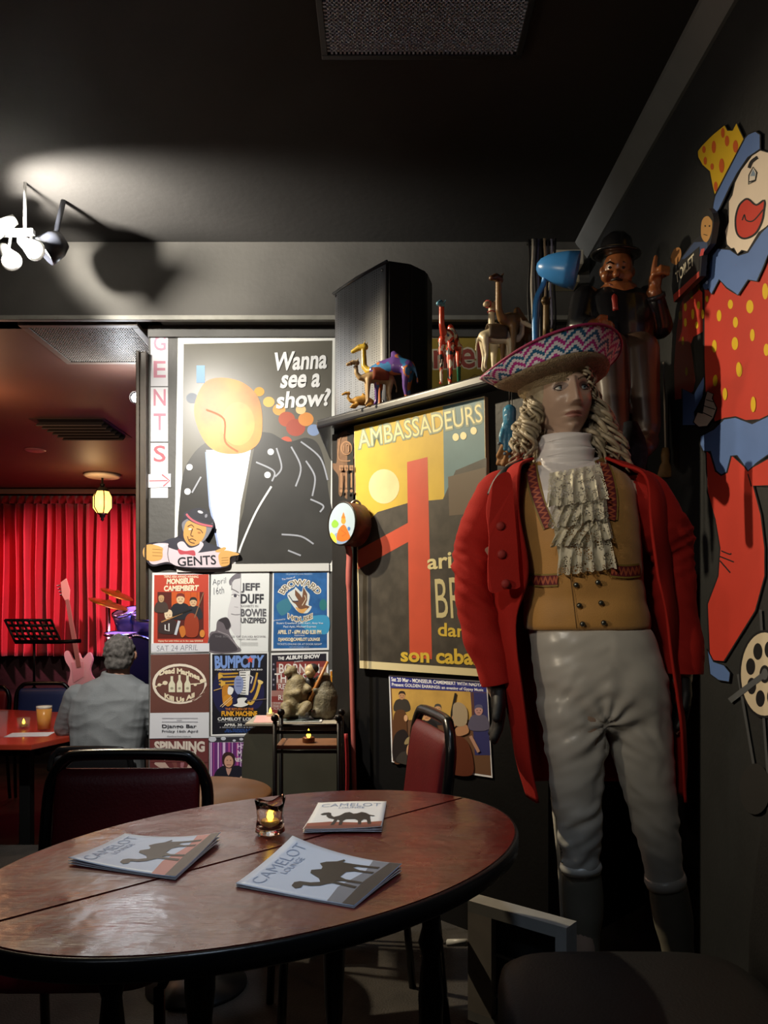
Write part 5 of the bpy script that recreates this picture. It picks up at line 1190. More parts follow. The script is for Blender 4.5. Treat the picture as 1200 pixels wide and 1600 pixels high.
def braid(P, w, nz, name='braid'):
    c = Skin(vfront, .0008); D = dens([(p[0], p[1]) for p in spline([(x, y, 0) for x, y in P], 6, False)], 6)
    c.line(D, w*1.35, BRD); c.line(D, w, MAR)
    z = []
    for i in range(nz+1):
        t = i/nz*(len(D)-1); k = min(int(t), len(D)-2); a, b = Vector(D[k]), Vector(D[k+1]); p = a+(b-a)*(t-k); n = Vector((-(b-a).y, (b-a).x)).normalized(); q = p + n*(w*.38)*(1 if i % 2 else -1); z.append((q.x, q.y))
    c.line(dens(z, 4), w*.16, M('#b0583a', .6)); c.done(name, None, None, parent=mq)
braid([(829, 724), (834, 758), (845, 792), (858, 824)], 15, 26); braid([(938, 716), (950, 745), (956, 780), (955, 812)], 15, 24)
braid([(818, 905), (845, 907), (871, 906)], 15, 16); braid([(955, 891), (978, 893), (1000, 891)], 16, 14)
c = Skin(vfront, .0); c.line(dens([(891, 898), (895, 930), (901, 982)]), 1.3, M('#5c4218', .7)); c.done('front_seam', None, None, parent=mq)
for x, y in ((900, 914), (934, 910), (905, 946), (939, 942), (910, 975), (943, 973)):
    z = mp(x, y, -.12).z; q = W(x, y, vfront(mp(x, y, -.12).x, z)-.004); bm = NB(); lathe(bm, [(.001, .007), (.004, .0065), (.0065, .004), (.007, 0), (.001, 0)], q, 14, axis=(0, -1, .0)); obj('button', bm, M('#6f7068', .3, metal=.9), mq, True)
# white shirt edge at the armhole, stock and jabot
bm = NB(); loft(bm, [ell(mp(px, py, dy), (rx, 0, tl), (0, ry, 0), 40, 2.2) for px, py, dy, rx, ry, tl in [(x0 + .0, 740-2.8*i, .004, (.080-.0006*i) + .004*(i % 4 in (1, 2)) , (.075-.0005*i) + .004*(i % 4 in (1, 2)), .010*sin(i*.8)+.004) for i, x0 in enumerate([884-.2*k for k in range(21)])]], caps=True)
SAT = M('#ded9d8', .38, sheen=.3); obj('neck_stock', bm, SAT, mq, True)
c = Skin(vfront, .0002)
for i in range(14):
    a, b = i/14, (i+1)/14; L_ = lambda t: (838+24*t, 722+104*t); R_ = lambda t: (936+16*t, 714+96*t)
    for j in range(10):
        f = lambda t, u: (L_(t)[0]*(1-u)+R_(t)[0]*u, L_(t)[1]*(1-u)+R_(t)[1]*u); c.poly([f(a, j/10), f(a, (j+1)/10), f(b, (j+1)/10), f(b, j/10)], SAT, same=True)
c.L = 0; c.line(dens([(793, 745), (797, 775), (803, 815), (806, 830)]), [9]*43, M('#b9c4d2', .6)); c.done('shirt_edge', 'white shirt showing at the armhole', None, parent=mq)
def lace():
    m = bpy.data.materials.new('cream_lace'); m.use_nodes = True; nt = m.node_tree; b = nt.nodes['Principled BSDF']; L = nt.links.new
    b.inputs['Base Color'].default_value = lin('#cfc8b2')+[1]; b.inputs['Roughness'].default_value = .8
    tc = nt.nodes.new('ShaderNodeTexCoord'); v = nt.nodes.new('ShaderNodeTexVoronoi'); v.feature = 'DISTANCE_TO_EDGE'; v.inputs['Scale'].default_value = 170; L(tc.outputs['Object'], v.inputs['Vector'])
    n = nt.nodes.new('ShaderNodeTexNoise'); n.inputs['Scale'].default_value = 55; L(tc.outputs['Object'], n.inputs['Vector'])
    a = nt.nodes.new('ShaderNodeMath'); a.operation = 'LESS_THAN'; a.inputs[1].default_value = .13; L(v.outputs['Distance'], a.inputs[0])
    g = nt.nodes.new('ShaderNodeMath'); g.operation = 'GREATER_THAN'; g.inputs[1].default_value = .52; L(n.outputs['Fac'], g.inputs[0])
    mx = nt.nodes.new('ShaderNodeMath'); mx.operation = 'MAXIMUM'; L(a.outputs[0], mx.inputs[0]); L(g.outputs[0], mx.inputs[1])
    L(mx.outputs[0], b.inputs['Alpha']); return m
LACE = lace()
def ruffle(x0, x1, y0, x2, x3, y1, fr, ph, dep, tilt=0):
    """gathered lace tier from the edge (x0..x1 at y0) to the flounced edge (x2..x3 at y1), photo px on the chest"""
    bm = NB(); NU, NVV = 70, 10; g = []
    for j in range(NVV+1):
        v = j/NVV; row = []
        for i in range(NU+1):
            u = i/NU; px = (x0+(x1-x0)*u)*(1-v) + (x2+(x3-x2)*u)*v; py = y0*(1-v) + y1*v + tilt*(u-.5) + (3.0*abs(sin(u*pi*fr*1.5)) if j == NVV else 0) - 3*sin(pi*u)*v*0
            q = mp(px, py, -.13); yy = vfront(q.x, q.z) - .008 - dep*v - .011*v*(1+sin(u*2*pi*fr+ph)) - .002*sin(u*40+v*6)
            row.append(bm.verts.new(W(px + 2.0*v*cos(u*2*pi*fr+ph), py, yy)))
        g.append(row)
    for j in range(NVV):
        for i in range(NU): f = bm.faces.new((g[j][i], g[j+1][i], g[j+1][i+1], g[j][i+1])); f.smooth = True
    obj('lace_tier', bm, LACE, mq, True)
c = Skin(vfront, .0022); c.poly([(866, 740), (935, 732), (948, 780), (952, 830), (955, 880), (875, 886), (866, 830), (862, 780)], M('#b5ad95', .8)); 
for f in c.bm.faces: pass
c.done('jabot_backing', None, None, parent=mq)
ruffle(876, 952, 838, 868, 962, 892, 5, .4, .004, -12); ruffle(880, 945, 806, 859, 912, 850, 3.5, 1.2, .010, -6); ruffle(910, 948, 800, 922, 960, 842, 2.5, .2, .012, -6)
ruffle(872, 925, 776, 856, 908, 820, 3.5, 2, .016, -4); ruffle(905, 945, 770, 908, 952, 810, 2.5, 1, .018, -8); ruffle(858, 938, 732, 852, 950, 784, 5, 0, .022, -14)
# --- breeches and stockings
bm = NB(); loft(bm, [ell((mp(px, 0).x, MY+dy, z), (rx, 0, 0), (0, ry, 0), 40, 2.4) for z, px, rx, ry, dy in ((1.165, 921, .158, .108, 0), (1.15, 923, .162, .112, 0), (1.09, 930, .168, .118, 0), (1.03, 938, .175, .122, 0), (.97, 944, .172, .112, .0), (.93, 946, .162, .095, .0), (.905, 947, .13, .075, .0), (.885, 947, .05, .045, 0))])
for T in ([(mp(893, 1090, -.01), .092), (mp(897, 1130, -.015), .086), (mp(899, 1170, -.02), .079), (mp(900, 1210, -.02), .074), (mp(903, 1265, -.025), .064), (mp(905, 1310, -.03), .054), (mp(907, 1342, -.025), .051), (mp(908, 1362, -.02), .049)],
          [(mp(992, 1090, 0), .092), (mp(999, 1130, .0), .086), (mp(1004, 1170, .005), .080), (mp(1010, 1210, .008), .074), (mp(1020, 1265, .008), .064), (mp(1030, 1320, .005), .055), (mp(1037, 1360, .01), .051), (mp(1041, 1382, .015), .049)]):
    for (p, r), (q, s) in zip(T, T[1:]): tube(bm, [p, q], [r, s], 20)
    for p, r in T[1:-1]: ball(bm, p, r*.995, sub=3)
bm = blob(bm, .0065, 16)
cr = mp(947, 1140, -.08)
def fold_amt(p): 
    d = (p-cr).length; k = math.exp(-(d/.16)**2) + .9*math.exp(-((p.z-.62)/.09)**2) + .25
    return k
bm.normal_update()
for v in bm.verts:
    q = v.co; dx = q.x-cr.x; th = q.z + .55*abs(dx)
    rr = sqrt((q.x-cr.x)**2 + (q.z-cr.z)**2); an = math.atan2(q.z-cr.z-.01, abs(dx)+.004)
    v.co += v.normal*(.0075*math.exp(-rr/.10)*min(1, rr/.02)*sin(an*9 + 2*mnoise.noise(q*8)) if q.y < MY+.02 else 0)
    v.co += v.normal*(.0042*fold_amt(q)*sin(q.z*60 + 75*abs(dx) + 6*mnoise.noise(q*11))*(.5+mnoise.noise(q*7)) + .0045*fold_amt(q)*mnoise.noise(Vector(((q.x-cr.x)*12, q.y*10, th*42))) + .003*mnoise.noise(Vector((q.x*10, q.y*10, q.z*30))))
SATB = M('#bdb9b0', .32, var=.12, scale=12, sheen=.2, spec=.7)
obj('breeches', bm, SATB, mq, True)
for P in ([(mp(907, 1347, -.02), .053), (mp(908, 1362, -.02), .051)], [(mp(1038, 1366, .012), .053), (mp(1041, 1383, .015), .051)]):
    bm = NB(); a, b = P[0], P[1]; tube(bm, [a[0], (a[0]+b[0])/2, b[0]], [a[1]-.001, a[1]+.002, b[1]], 28); obj('knee_band', bm, SATB, mq, True)
for k in range(4): q = mp(878.5, 1298+16*k, -.03); bm = NB(); ball(bm, (q.x, q.y, q.z), .0045); obj('knee_button', bm, M('#8a8578', .5), mq, True)
STK = M('#6f6a5c', .7, var=.2, scale=20)
bm = NB(); tube(bm, spline([mp(908, 1352, -.02), mp(911, 1410, .0), mp(912, 1470, .01), mp(914, 1560, .01), mp(914, 1630, .01)], 5, False), [.047 + .006*sin(pi*min(1, i/9)) - .0011*max(0, i-7)*1.6 for i in range(21)], 24); obj('stocking', bm, STK, mq, True)
bm = NB(); tube(bm, spline([mp(1041, 1372, .015), mp(1050, 1425, .03), mp(1059, 1485, .04), mp(1070, 1560, .045), mp(1078, 1630, .05)], 5, False), [.047 + .005*sin(pi*min(1, i/9)) - .0011*max(0, i-7)*1.6 for i in range(21)], 24); obj('stocking', bm, STK, mq, True)
for L_ in (LLEG, RLEG):
    a = L_[-1][0]; bm = NB(); loft(bm, [ell((a.x, a.y-.05, z), (rx, 0, 0), (0, ry, 0), 28, 2.4) for z, rx, ry in ((.0, .046, .125), (.012, .05, .13), (.05, .046, .12), (.075, .035, .08))]); obj('shoe', bm, BLKP, mq, True)
bm = NB(); tube(bm, [mp(863, 1238, .10), mp(874, 1345, .10), mp(879, 1440, .10), (mp(879, 1440, .10).x, MY+.1, .02)], .006, 8); obj('support_rod', bm, M('#b5b1a6', .4), mq, True)
bm = NB(); lathe(bm, [(.001, 0), (.13, 0), (.13, .008), (.001, .012)], (mp(879, 0).x+.02, MY+.16, 0), 32); obj('support_base', bm, M('#8f8d86', .3), mq, True)
# --- coat: open shell round the back, sleeves, lapel
RCL = M('#a3211a', .85, var=.25, scale=7, bump=.15, bscale=350, spec=.2); RLN = M('#5a1a1c', .8)
LV = [(1.612, 832, 815, 940, 955), (1.585, 806, 788, 958, 990), (1.55, 799, 772, 985, 1022), (1.45, 801, 764, 992, 1040), (1.30, 812, 768, 1003, 1045), (1.17, 799, 775, 1022, 1050), (1.0, 806, 789, 1037, 1058), (.85, 818, 804, 1046, 1062), (.72, 829, 822, 1052, 1064)]
bm = NB(); g = []
for k, (z, fl, sl, fr, sr) in enumerate(LV):
    yb = MY + (.075 if k == 0 else .13 + .03*max(0, k-4)/4); X = lambda p: (p-600)*PXM
    yf = MY - (.03 if k == 0 else .085 if k < 2 else .115 if k < 5 else .09)
    P = [(X(fl), yf, z), ((X(fl)+X(sl))/2-.004, yf+.03, z), (X(sl), MY-.01, z), (X(sl)+.03, yb-.03, z), (X(890)-.08, yb, z), (X(900), yb+.005, z), (X(920)+.07, yb, z), (X(sr)-.03, yb-.03, z), (X(sr), MY-.01, z), ((X(fr)+X(sr))/2+.004, yf+.03, z), (X(fr), yf, z)]
    g.append(spline(P, 7, False))
# smooth the levels down the coat
cols = [spline([r[i] for r in g], 6, False) for i in range(len(g[0]))]
vs = [[bm.verts.new(p + Vector((0, .006*sin(j*.5+i*.25), 0)) + Vector((.004*mnoise.noise(p*8), .022*(.3-abs(mnoise.noise(Vector((p.x*11, p.y*11, p.z*3))))), 0))) for j, p in enumerate(c_)] for i, c_ in enumerate(cols)]
for i in range(len(vs)-1):
    for j in range(len(vs[0])-1): f = bm.faces.new((vs[i][j], vs[i+1][j], vs[i+1][j+1], vs[i][j+1])); f.smooth = True
o = obj('coat_body', bm, [RCL, RLN], mq, True); md = o.modifiers.new('thick', 'SOLIDIFY'); md.thickness = .007; md.offset = 0
def sleeve(P, seed, name='sleeve'):
    bm = NB(); pts = [p for p, r in P]; rr = [r for p, r in P]
    sp = spline([Vector((p.x, p.y, p.z)) for p in pts], 16, False); n = len(sp)
    rs = [rr[min(int(i/16), len(rr)-1)]*(1-(i % 16)/16) + rr[min(int(i/16)+1, len(rr)-1)]*((i % 16)/16) for i in range(n)]
    tube(bm, sp, rs, 48); bm.normal_update()
    el = pts[len(pts)//2]
    for v in bm.verts:
        d = (v.co-el).length; k = .35 + 1.4*math.exp(-(d/.11)**2); a = v.co
        v.co += v.normal*k*(.016*(.35-abs(mnoise.noise(Vector((a.x*10, a.y*10, a.z*24 + a.x*16))+Vector((seed,)*3)))) + .008*mnoise.noise(a*12+Vector((seed,)*3)))
        tt = (a.z-el.z) + .55*(a.x-el.x)*(1 if seed == 1 else -1) + .012*mnoise.noise(a*9)
        for c_, w_ in ((-.075, .008), (-.042, .006), (-.012, .008), (.02, .006), (.05, .008), (-.13, .007), (.10, .008)): v.co -= v.normal*(.004+.010*max(0, mnoise.noise(a*11+Vector((c_*40, 0, 0)))))*math.exp(-((tt-c_)/w_)**2)*math.exp(-(d/.13)**2)
    return obj(name, bm, RCL, mq, True)
sleeve([(mp(800, 752, .0), .04), (mp(778, 775), .062), (mp(750, 835, .0), .060), (mp(738, 895, .0), .056), (mp(752, 985, -.01), .054), (mp(768, 1030, -.02), .049), (mp(777, 1068, -.02), .043)], 1)
sleeve([(mp(985, 752, .0), .04), (mp(1008, 776), .064), (mp(1036, 826, .0), .070), (mp(1050, 870, .02), .058), (mp(1058, 960, .01), .055), (mp(1068, 1010, 0), .052), (mp(1068, 1052, 0), .05)], 5)
bm = NB(); hand(bm, LARM[-1][0] + Vector((0, -.02, .01)), Vector((.03, -.1, -1)), (0, -1, 0), .004); bm = blob(bm, .004, 3); obj('glove', bm, M('#0f0f10', .6), mq, True)
bm = NB(); hand(bm, RARM[-1][0] + Vector((0, 0, .01)), Vector((-.05, -.1, -1)), (0, -1, 0), .004); bm = blob(bm, .004, 3); obj('glove', bm, M('#0f0f10', .6), mq, True)
bm = NB(); ball(bm, mp(1048, 993, -.062), .0065); obj('coat_button', bm, M('#c9a040', .25, metal=1), mq, True)
# broad lapel hanging on the lit side, with covered buttons
bm = NB(); lp = spline([(x, y, 0) for x, y in ((797, 742), (803, 790), (807, 840), (811, 900), (811, 918), (790, 921), (766, 925), (762, 890), (764, 840), (760, 795), (768, 760), (780, 742))], 6)
prism(bm, [mp(p[0], p[1], -.135 + .02*sin(p[1]*.05)*.3) for p in lp], (0, -.004, 0), (0, .004, 0)); bmesh.ops.recalc_face_normals(bm, faces=bm.faces)
obj('lapel', bm, RCL, mq)
for x, y in ((782, 822), (784, 866), (790, 912)):
    bm = NB(); ball(bm, mp(x, y, -.143), (.012, .007, .012)); obj('coat_button', bm, M('#8c1f1a', .7), mq, True)
bm = NB(); tube(bm, spline([mp(826, 716, .03), mp(808, 728, -.03), mp(790, 738, -.06), mp(776, 756, -.055), mp(768, 775, -.05)], 5, False), .013, 10); obj('shoulder_strap', bm, M('#141315', .6), mq, True)
# ------------------------------------------------------------------ things above and around the ledge
grille('ceiling_vent', 'large dark meshed vent overhead in the middle of the black ceiling', -.215, .475, 1.92, 2.66, CEIL, .022, .0036, 44, 44, M('#1c1e22', .5), M('#0a0b0e', .7), M('#b5c2d6', .45))
# track of white lamps
t = thing('track_light', 'white track light with reflector lamps at the upper left', 'lamp', W(40, 366, 3.45)); WH = M('#d9d9d6', .35)
a = W(-40, 366, 3.45); b = W(53, 363, 3.45); bm = NB(); obox(bm, (a+b)/2, (b-a)/2, (0, .014, 0), (0, 0, .012)); bmesh.ops.recalc_face_normals(bm, faces=bm.faces); obj('track_bar', bm, WH, t)
for q in (a*.9+b*.1, a*.15+b*.85): bm = NB(); tube(bm, [q, (q.x, q.y, CEIL-.001)], .007); obj('stem', bm, WH, t, True)
BULB = M('#fff8ea', .3, emit=10)
def head_(q, d, par=t):
    d = Vector(d).normalized(); bm = NB(); lathe(bm, [(.001, -.06), (.022, -.06), (.026, -.03), (.030, 0), (.046, .055), (.043, .055), (.026, .0), (.001, -.005)], q, 20, axis=d); bmesh.ops.recalc_face_normals(bm, faces=bm.faces)
    h = obj('lamp_head', bm, WH, par, True); bm = NB(); lathe(bm, [(.001, .05), (.036, .046), (.04, .04), (.02, .006), (.001, .006)], q, 20, axis=d); bmesh.ops.recalc_face_normals(bm, faces=bm.faces); obj('bulb', bm, BULB, h, True)
for p, d, k in (((5, 352), (-.5, -.2, -.4), -6), ((12, 398), (.55, -.45, -.75), 0), ((45, 384), (.75, -.4, -.6), 2)):
    q = W(*p, 3.42); bm = NB(); tube(bm, [(q.x, 3.45, a.z-.01), q], .006); obj('arm', bm, WH, t, True); head_(q, d)
t2 = thing('spot_lamp', 'dark round spot lamp with a bright rim to the right of the track', 'lamp', W(84, 352, 3.6)); q = W(82, 385, 3.55)
bm = NB(); tube(bm, [q, (q.x+.03, 3.6, CEIL-.001)], .012); obj('stem', bm, M('#22242a', .4), t2, True)
bm = NB(); lathe(bm, [(.001, -.07), (.04, -.06), (.06, -.02), (.066, .05), (.060, .05), (.05, -.02), (.001, -.04)], q, 28, axis=(-.75, -.3, -.7)); bmesh.ops.recalc_face_normals(bm, faces=bm.faces); h = obj('lamp_head', bm, M('#2a2c33', .35), t2, True)
bm = NB(); lathe(bm, [(.001, .03), (.05, .03), (.05, .015), (.001, .0)], q, 24, axis=(-.75, -.3, -.7)); bmesh.ops.recalc_face_normals(bm, faces=bm.faces); obj('bulb', bm, BULB, h, True)

# --- loudspeaker
def perf():
    m = bpy.data.materials.new('perforated_grille'); m.use_nodes = True; nt = m.node_tree; b = nt.nodes['Principled BSDF']; L = nt.links.new
    tc = nt.nodes.new('ShaderNodeTexCoord'); v = nt.nodes.new('ShaderNodeTexVoronoi'); v.inputs['Scale'].default_value = 95; v.inputs['Randomness'].default_value = .1; L(tc.outputs['Object'], v.inputs['Vector'])
    r = nt.nodes.new('ShaderNodeValToRGB'); r.color_ramp.elements[0].color = (.012, .012, .014, 1); r.color_ramp.elements[1].color = (.42, .43, .45, 1); r.color_ramp.elements[0].position = .2; r.color_ramp.elements[1].position = .3
    L(v.outputs['Distance'], r.inputs[0]); L(r.outputs[0], b.inputs['Base Color']); b.inputs['Roughness'].default_value = .4; return m
t = thing('loudspeaker', 'tall black loudspeaker with pale grille standing on the black ledge', 'speaker', (0, 3.5, SH))
SL, SR = Vector((-.2325, 3.58, 0)), Vector((.016, 3.25, 0)); sd = (SR-SL).normalized(); sn = Vector((sd.y, -sd.x, 0))
if sn.y > 0: sn = -sn
bk = -sn
pl = [SL, SR, SR+bk*.10+sd*.035, SR+bk*.20+sd*.02, SR+bk*.30-sd*.06, SL+bk*.30+sd*.06, SL+bk*.20-sd*.02, SL+bk*.10-sd*.02]
bm = NB(); prism(bm, [p + Vector((0, 0, SH)) for p in pl], (0, 0, .001), (0, 0, .635)); bmesh.ops.recalc_face_normals(bm, faces=bm.faces); bmesh.ops.bevel(bm, geom=list(bm.edges), offset=.008, segments=2, affect='EDGES'); obj('cabinet', bm, M('#16171a', .4, var=.2, scale=60, bump=.15, bscale=400), t)
bm = NB(); g = []
for i in range(13):
    u = i/12; bul = .010*(1-(2*u-1)**2)
    g.append([bm.verts.new(SL + sd*(.012 + (.413-.024)*u) + sn*(.003+bul) + Vector((0, 0, SH+z))) for z in (.015, .2, .4, .62)])
for i in range(12):
    for j in range(3): f = bm.faces.new((g[i][j], g[i+1][j], g[i+1][j+1], g[i][j+1])); f.smooth = True
o = obj('grille', bm, perf(), t); md = o.modifiers.new('thick', 'SOLIDIFY'); md.thickness = .0025
bm = NB(); a = SL+sn*.004+Vector((0, 0, SH+.628)); b = SR+sn*.004+Vector((0, 0, SH+.628)); tube(bm, [a, (a+b)/2+sn*.010, b], .007, 8); obj('top_lip', bm, M('#3a3c40', .35), t, True)
for u, z in ((.93, .60), (.06, .61), (.05, .05), (.94, .04)): q = SL+sd*.413*u+sn*.008+Vector((0, 0, SH+z)); bm = NB(); lathe(bm, [(.001, .004), (.006, .003), (.007, 0)], q, 12, axis=sn); obj('screw', bm, M('#8a8a8a', .3, metal=1), t, True)

# --- camels
def camel(name, label, px, dy, h, face, mats, neck=1.0, pose='stand', saddle=None, head_m=None, bridle=None, group='camel ornaments on the black ledge', wide=1.0, leg=1.0, paint=None):
    """h: hump height; face: heading angle of the nose in plan"""
    y = (KP-.17)/(1+(px-600)/1200) + dy; x = (px-600)/1200*y
    t = thing(name, label, 'ornament', (x, y, SH), group)
    R = Matrix.Rotation(face, 3, 'Z'); B = Vector((x, y, SH))
    def P(a, b, c): return B + R @ Vector((a*h, b*h, c*h))
    lh = .48*leg if pose == 'stand' else .10
    bm = NB()
    chain(bm, [(P(-.30, 0, lh+.14), .13*h*wide), (P(-.08, 0, lh+.19), .165*h*wide), (P(.2, 0, lh+.16), .14*h*wide), (P(.32, 0, lh+.15), .10*h)])
    chain(bm, [(P(-.1, 0, lh+.28), .11*h), (P(-.04, 0, lh+.40), .06*h)])
    nk = [(P(.30, 0, lh+.15), .095*h), (P(.43, 0, lh+.14), .07*h), (P(.52, 0, lh+.24), .055*h), (P(.53, 0, lh+.24+.30*neck), .048*h)]
    chain(bm, nk)
    hp = lh+.24+.30*neck
    if pose == 'stand':
        for s in (-1, 1):
            chain(bm, [(P(.24, s*.085, lh+.08), .075*h), (P(.25, s*.09, lh*.5), .04*h), (P(.25, s*.09, .05), .032*h), (P(.27, s*.09, .028), .04*h)])
            chain(bm, [(P(-.30, s*.09, lh+.08), .085*h), (P(-.27, s*.09, lh*.55), .045*h), (P(-.31, s*.09, .05), .032*h), (P(-.28, s*.09, .028), .04*h)])
    else:
        for s in (-1, 1):
            chain(bm, [(P(.22, s*.13, .10), .07*h), (P(.40, s*.13, .05), .045*h), (P(.24, s*.15, .04), .035*h)]); chain(bm, [(P(-.30, s*.13, .11), .09*h), (P(-.14, s*.16, .06), .05*h), (P(-.36, s*.16, .04), .035*h)])
    chain(bm, [(P(-.42, 0, lh+.12), .03*h), (P(-.47, 0, lh-.05), .018*h), (P(-.47, 0, lh-.14), .026*h)] if pose == 'stand' else [(P(-.42, 0, lh+.08), .03*h), (P(-.5, 0, lh), .02*h)])
    bm = blob(bm, max(.0028, h*.022), 3)
    if paint: 
        for f in bm.faces:
            c = f.calc_center_median(); l = R.inverted() @ (c-B)/h; f.material_index = paint(l, c)
    obj('body', bm, mats, t, True)
    bm = NB(); chain(bm, [(P(.50, 0, hp), .062*h), (P(.60, 0, hp+.01), .056*h), (P(.72, 0, hp-.045), .04*h)])
    for s in (-1, 1): chain(bm, [(P(.50, s*.045, hp+.05), .018*h), (P(.47, s*.06, hp+.105), .010*h)])
    ball(bm, P(.735, 0, hp-.05), .042*h)
    obj('head', blob(bm, max(.0022, h*.016), 2), head_m or mats[0], t, True)
    for s in (-1, 1): bm = NB(); ball(bm, P(.60, s*.047, hp+.025), .012*h, sub=1); obj('eye', bm, M('#0d0c0c', .2), t, True)
    if saddle:
        bm = NB(); loft(bm, [[B + R @ Vector(((a)*h, .185*wide*h*sin(th), (lh+.17+.25*cos(th)*(1 if abs(a+.06) < .1 else .9))*h)) for th in [-1.9+3.8*i/14 for i in range(15)]] for a in (-.24, -.16, -.04, .08, .15)], caps=False)
        o = obj('saddle_cloth', bm, saddle, t, True); md = o.modifiers.new('thick', 'SOLIDIFY'); md.thickness = .02*h
    if bridle:
        for c_, r_ in ((P(.66, 0, hp-.02), .052*h), (P(.535, 0, hp-.10), .054*h)):
            bm = NB(); d = (R @ Vector((1, 0, -.5 if r_ < .053*h else 0))) if r_ < .053*h else Vector((0, 0, 1)); u, v = frame_of(d); tube(bm, [c_ + (u*cos(q)+v*sin(q))*r_ for q in [2*pi*i/18 for i in range(18)]], .008*h, 6, closed=True); obj('bridle', bm, bridle, t, True)
    return t
GOLD = M('#b98a3a', .55, var=.6, scale=60); CREAM = M('#cfc2a4', .35, var=.2, scale=30); BRNW = M('#5a3a20', .4, var=.5, scale=40); DBR = M('#7a5a34', .4, var=.5, scale=30)
camel('camel_figurine', 'golden furry camel lying down at the left end of the ledge', 566, .07, .115, pi+.25, [GOLD], .55, 'lie', wide=1.15)
camel('camel_figurine', 'beige standing camel with rust saddle cloth in front of the loudspeaker', 590, .075, .17, pi+.2, [M('#b39468', .5, var=.4, scale=50)], .85, saddle=M('#8a3d22', .7, var=.5, scale=60), bridle=M('#5a2418', .6))
PNT = [M('#c9a83a', .25), M('#6a4c9a', .25), M('#3f7fb8', .25), M('#c8794a', .25)]
camel('camel_figurine', 'camel painted yellow, purple and blue against the loudspeaker grille', 612, .13, .235, pi-.35, PNT, 1.15, paint=lambda l, c: (0 if l.x > .4 else (1 if mnoise.noise(c*22) > .05 else 2 if mnoise.noise(c*30+Vector((3, 3, 3))) > -.1 else 3)), head_m=PNT[0])
PN2 = [M('#b8402e', .2), M('#2c4f8e', .2), M('#d6d0c4', .2), M('#1f5f46', .2), M('#141418', .2)]
camel('camel_figurine', 'slender glossy camel with red neck, blue head and green leg', 703, .11, .205, pi+1.2, PN2, 1.2, leg=1.55, paint=lambda l, c: (3 if l.y > .03 and l.z < .45 and l.x < 0 else 0 if l.x > .42 else [1, 2, 0, 4, 2][int((mnoise.noise(c*35)+1)*2.49)]), head_m=M('#5f9ab8', .2), wide=.9)
camel('camel_figurine', 'cream wooden camel with dark saddle turned to the right', 778, .06, .17, .15, [CREAM], .75, saddle=M('#4a3a2a', .6, var=.4, scale=50), leg=1.15)
camel('camel_figurine', 'tall cream camel with red bridle behind the saddled one', 790, .25, .24, pi+1.0, [CREAM], 1.0, bridle=M('#a32c2c', .5), leg=1.1)
camel('camel_figurine', 'dark brown wooden camel with gold neck beside the hanging straps', 806, .16, .235, pi+.9, [DBR], 1.5, head_m=BRNW, leg=1.25)
camel('camel_figurine', 'olive brown camel half hidden behind the blue lamp arm', 862, .46, .25, pi+1.2, [M('#6d5634', .4, var=.5, scale=30)], 1.35, leg=1.1)

# --- blue desk lamp
LB = M('#3f86cc', .3); t = thing('desk_lamp', 'bright blue desk lamp with bullet shade on the ledge', 'lamp', W(836, 590, 2.66)); t.location.z = SH
q = W(838, 416, 2.66); ax = Vector((1, -.25, -.22)).normalized()
bm = NB(); lathe(bm, [(.001, 0), (.012, .002), (.026, .012), (.040, .035), (.050, .065), (.058, .10), (.062, .14), (.0605, .14), (.055, .10), (.046, .06), (.03, .03), (.001, .02)], q, 36, axis=ax); bmesh.ops.recalc_face_normals(bm, faces=bm.faces); obj('shade', bm, LB, t, True)
bm = NB(); ball(bm, q+ax*.085, .026); obj('bulb', bm, M('#e8e4da', .2), t, True)
bm = NB(); tube(bm, spline([q+ax*.03+Vector((0, 0, -.035)), W(848, 446, 2.66), W(838, 468, 2.66), W(835.5, 500, 2.66), W(836, 545, 2.66), (W(836, 545, 2.66).x, 2.66, SH+.01)], 6, False), .0095, 12); obj('arm', bm, LB, t, True)
bm = NB(); p = W(836, 545, 2.66); lathe(bm, [(.001, 0), (.055, 0), (.055, .012), (.02, .024), (.001, .024)], (p.x, 2.66, SH), 32); obj('base', bm, LB, t, True)
# --- straps hanging from a dark coat pole
t = thing('coat_pole', 'dark pole with many straps and lanyards hanging from its top', 'stand', (W(846, 380, 3.02).x, 3.02, SH)); px_ = W(846, 380, 3.02).x; pz = W(846, 384, 3.02).z
bm = NB(); tube(bm, [(px_, 3.02, SH), (px_, 3.02, pz)], .010); obj('pole', bm, BLK, t, True)
bm = NB(); tube(bm, [(px_-.06, 3.0, pz), (px_+.05, 3.0, pz)], .009); obj('arm', bm, BLK, t, True)
rnd = random.Random(5); cols = ['#1b1b1f', '#cfcac0', '#2b2b33', '#6a6a8a', '#15151a', '#b9a58a', '#30303a', '#8f8fa8', '#1c1c22']
for k, cc in enumerate(cols):
    x = px_-.055+.0122*k; z1 = pz-.30-.10*rnd.random(); bm = NB(); y = 2.988-.004*(k % 3)
    loft(bm, [[Vector((x-.0045+.003*sin(i*.8+k), y, z)), Vector((x+.0045+.003*sin(i*.8+k), y-.001, z)), Vector((x+.0045+.003*sin(i*.8+k), y+.0015, z)), Vector((x-.0045+.003*sin(i*.8+k), y+.0015, z))] for i, z in enumerate([pz+.010-(pz+.010-z1)*j/10 for j in range(11)])]); obj('strap', bm, M(cc, .6), t)
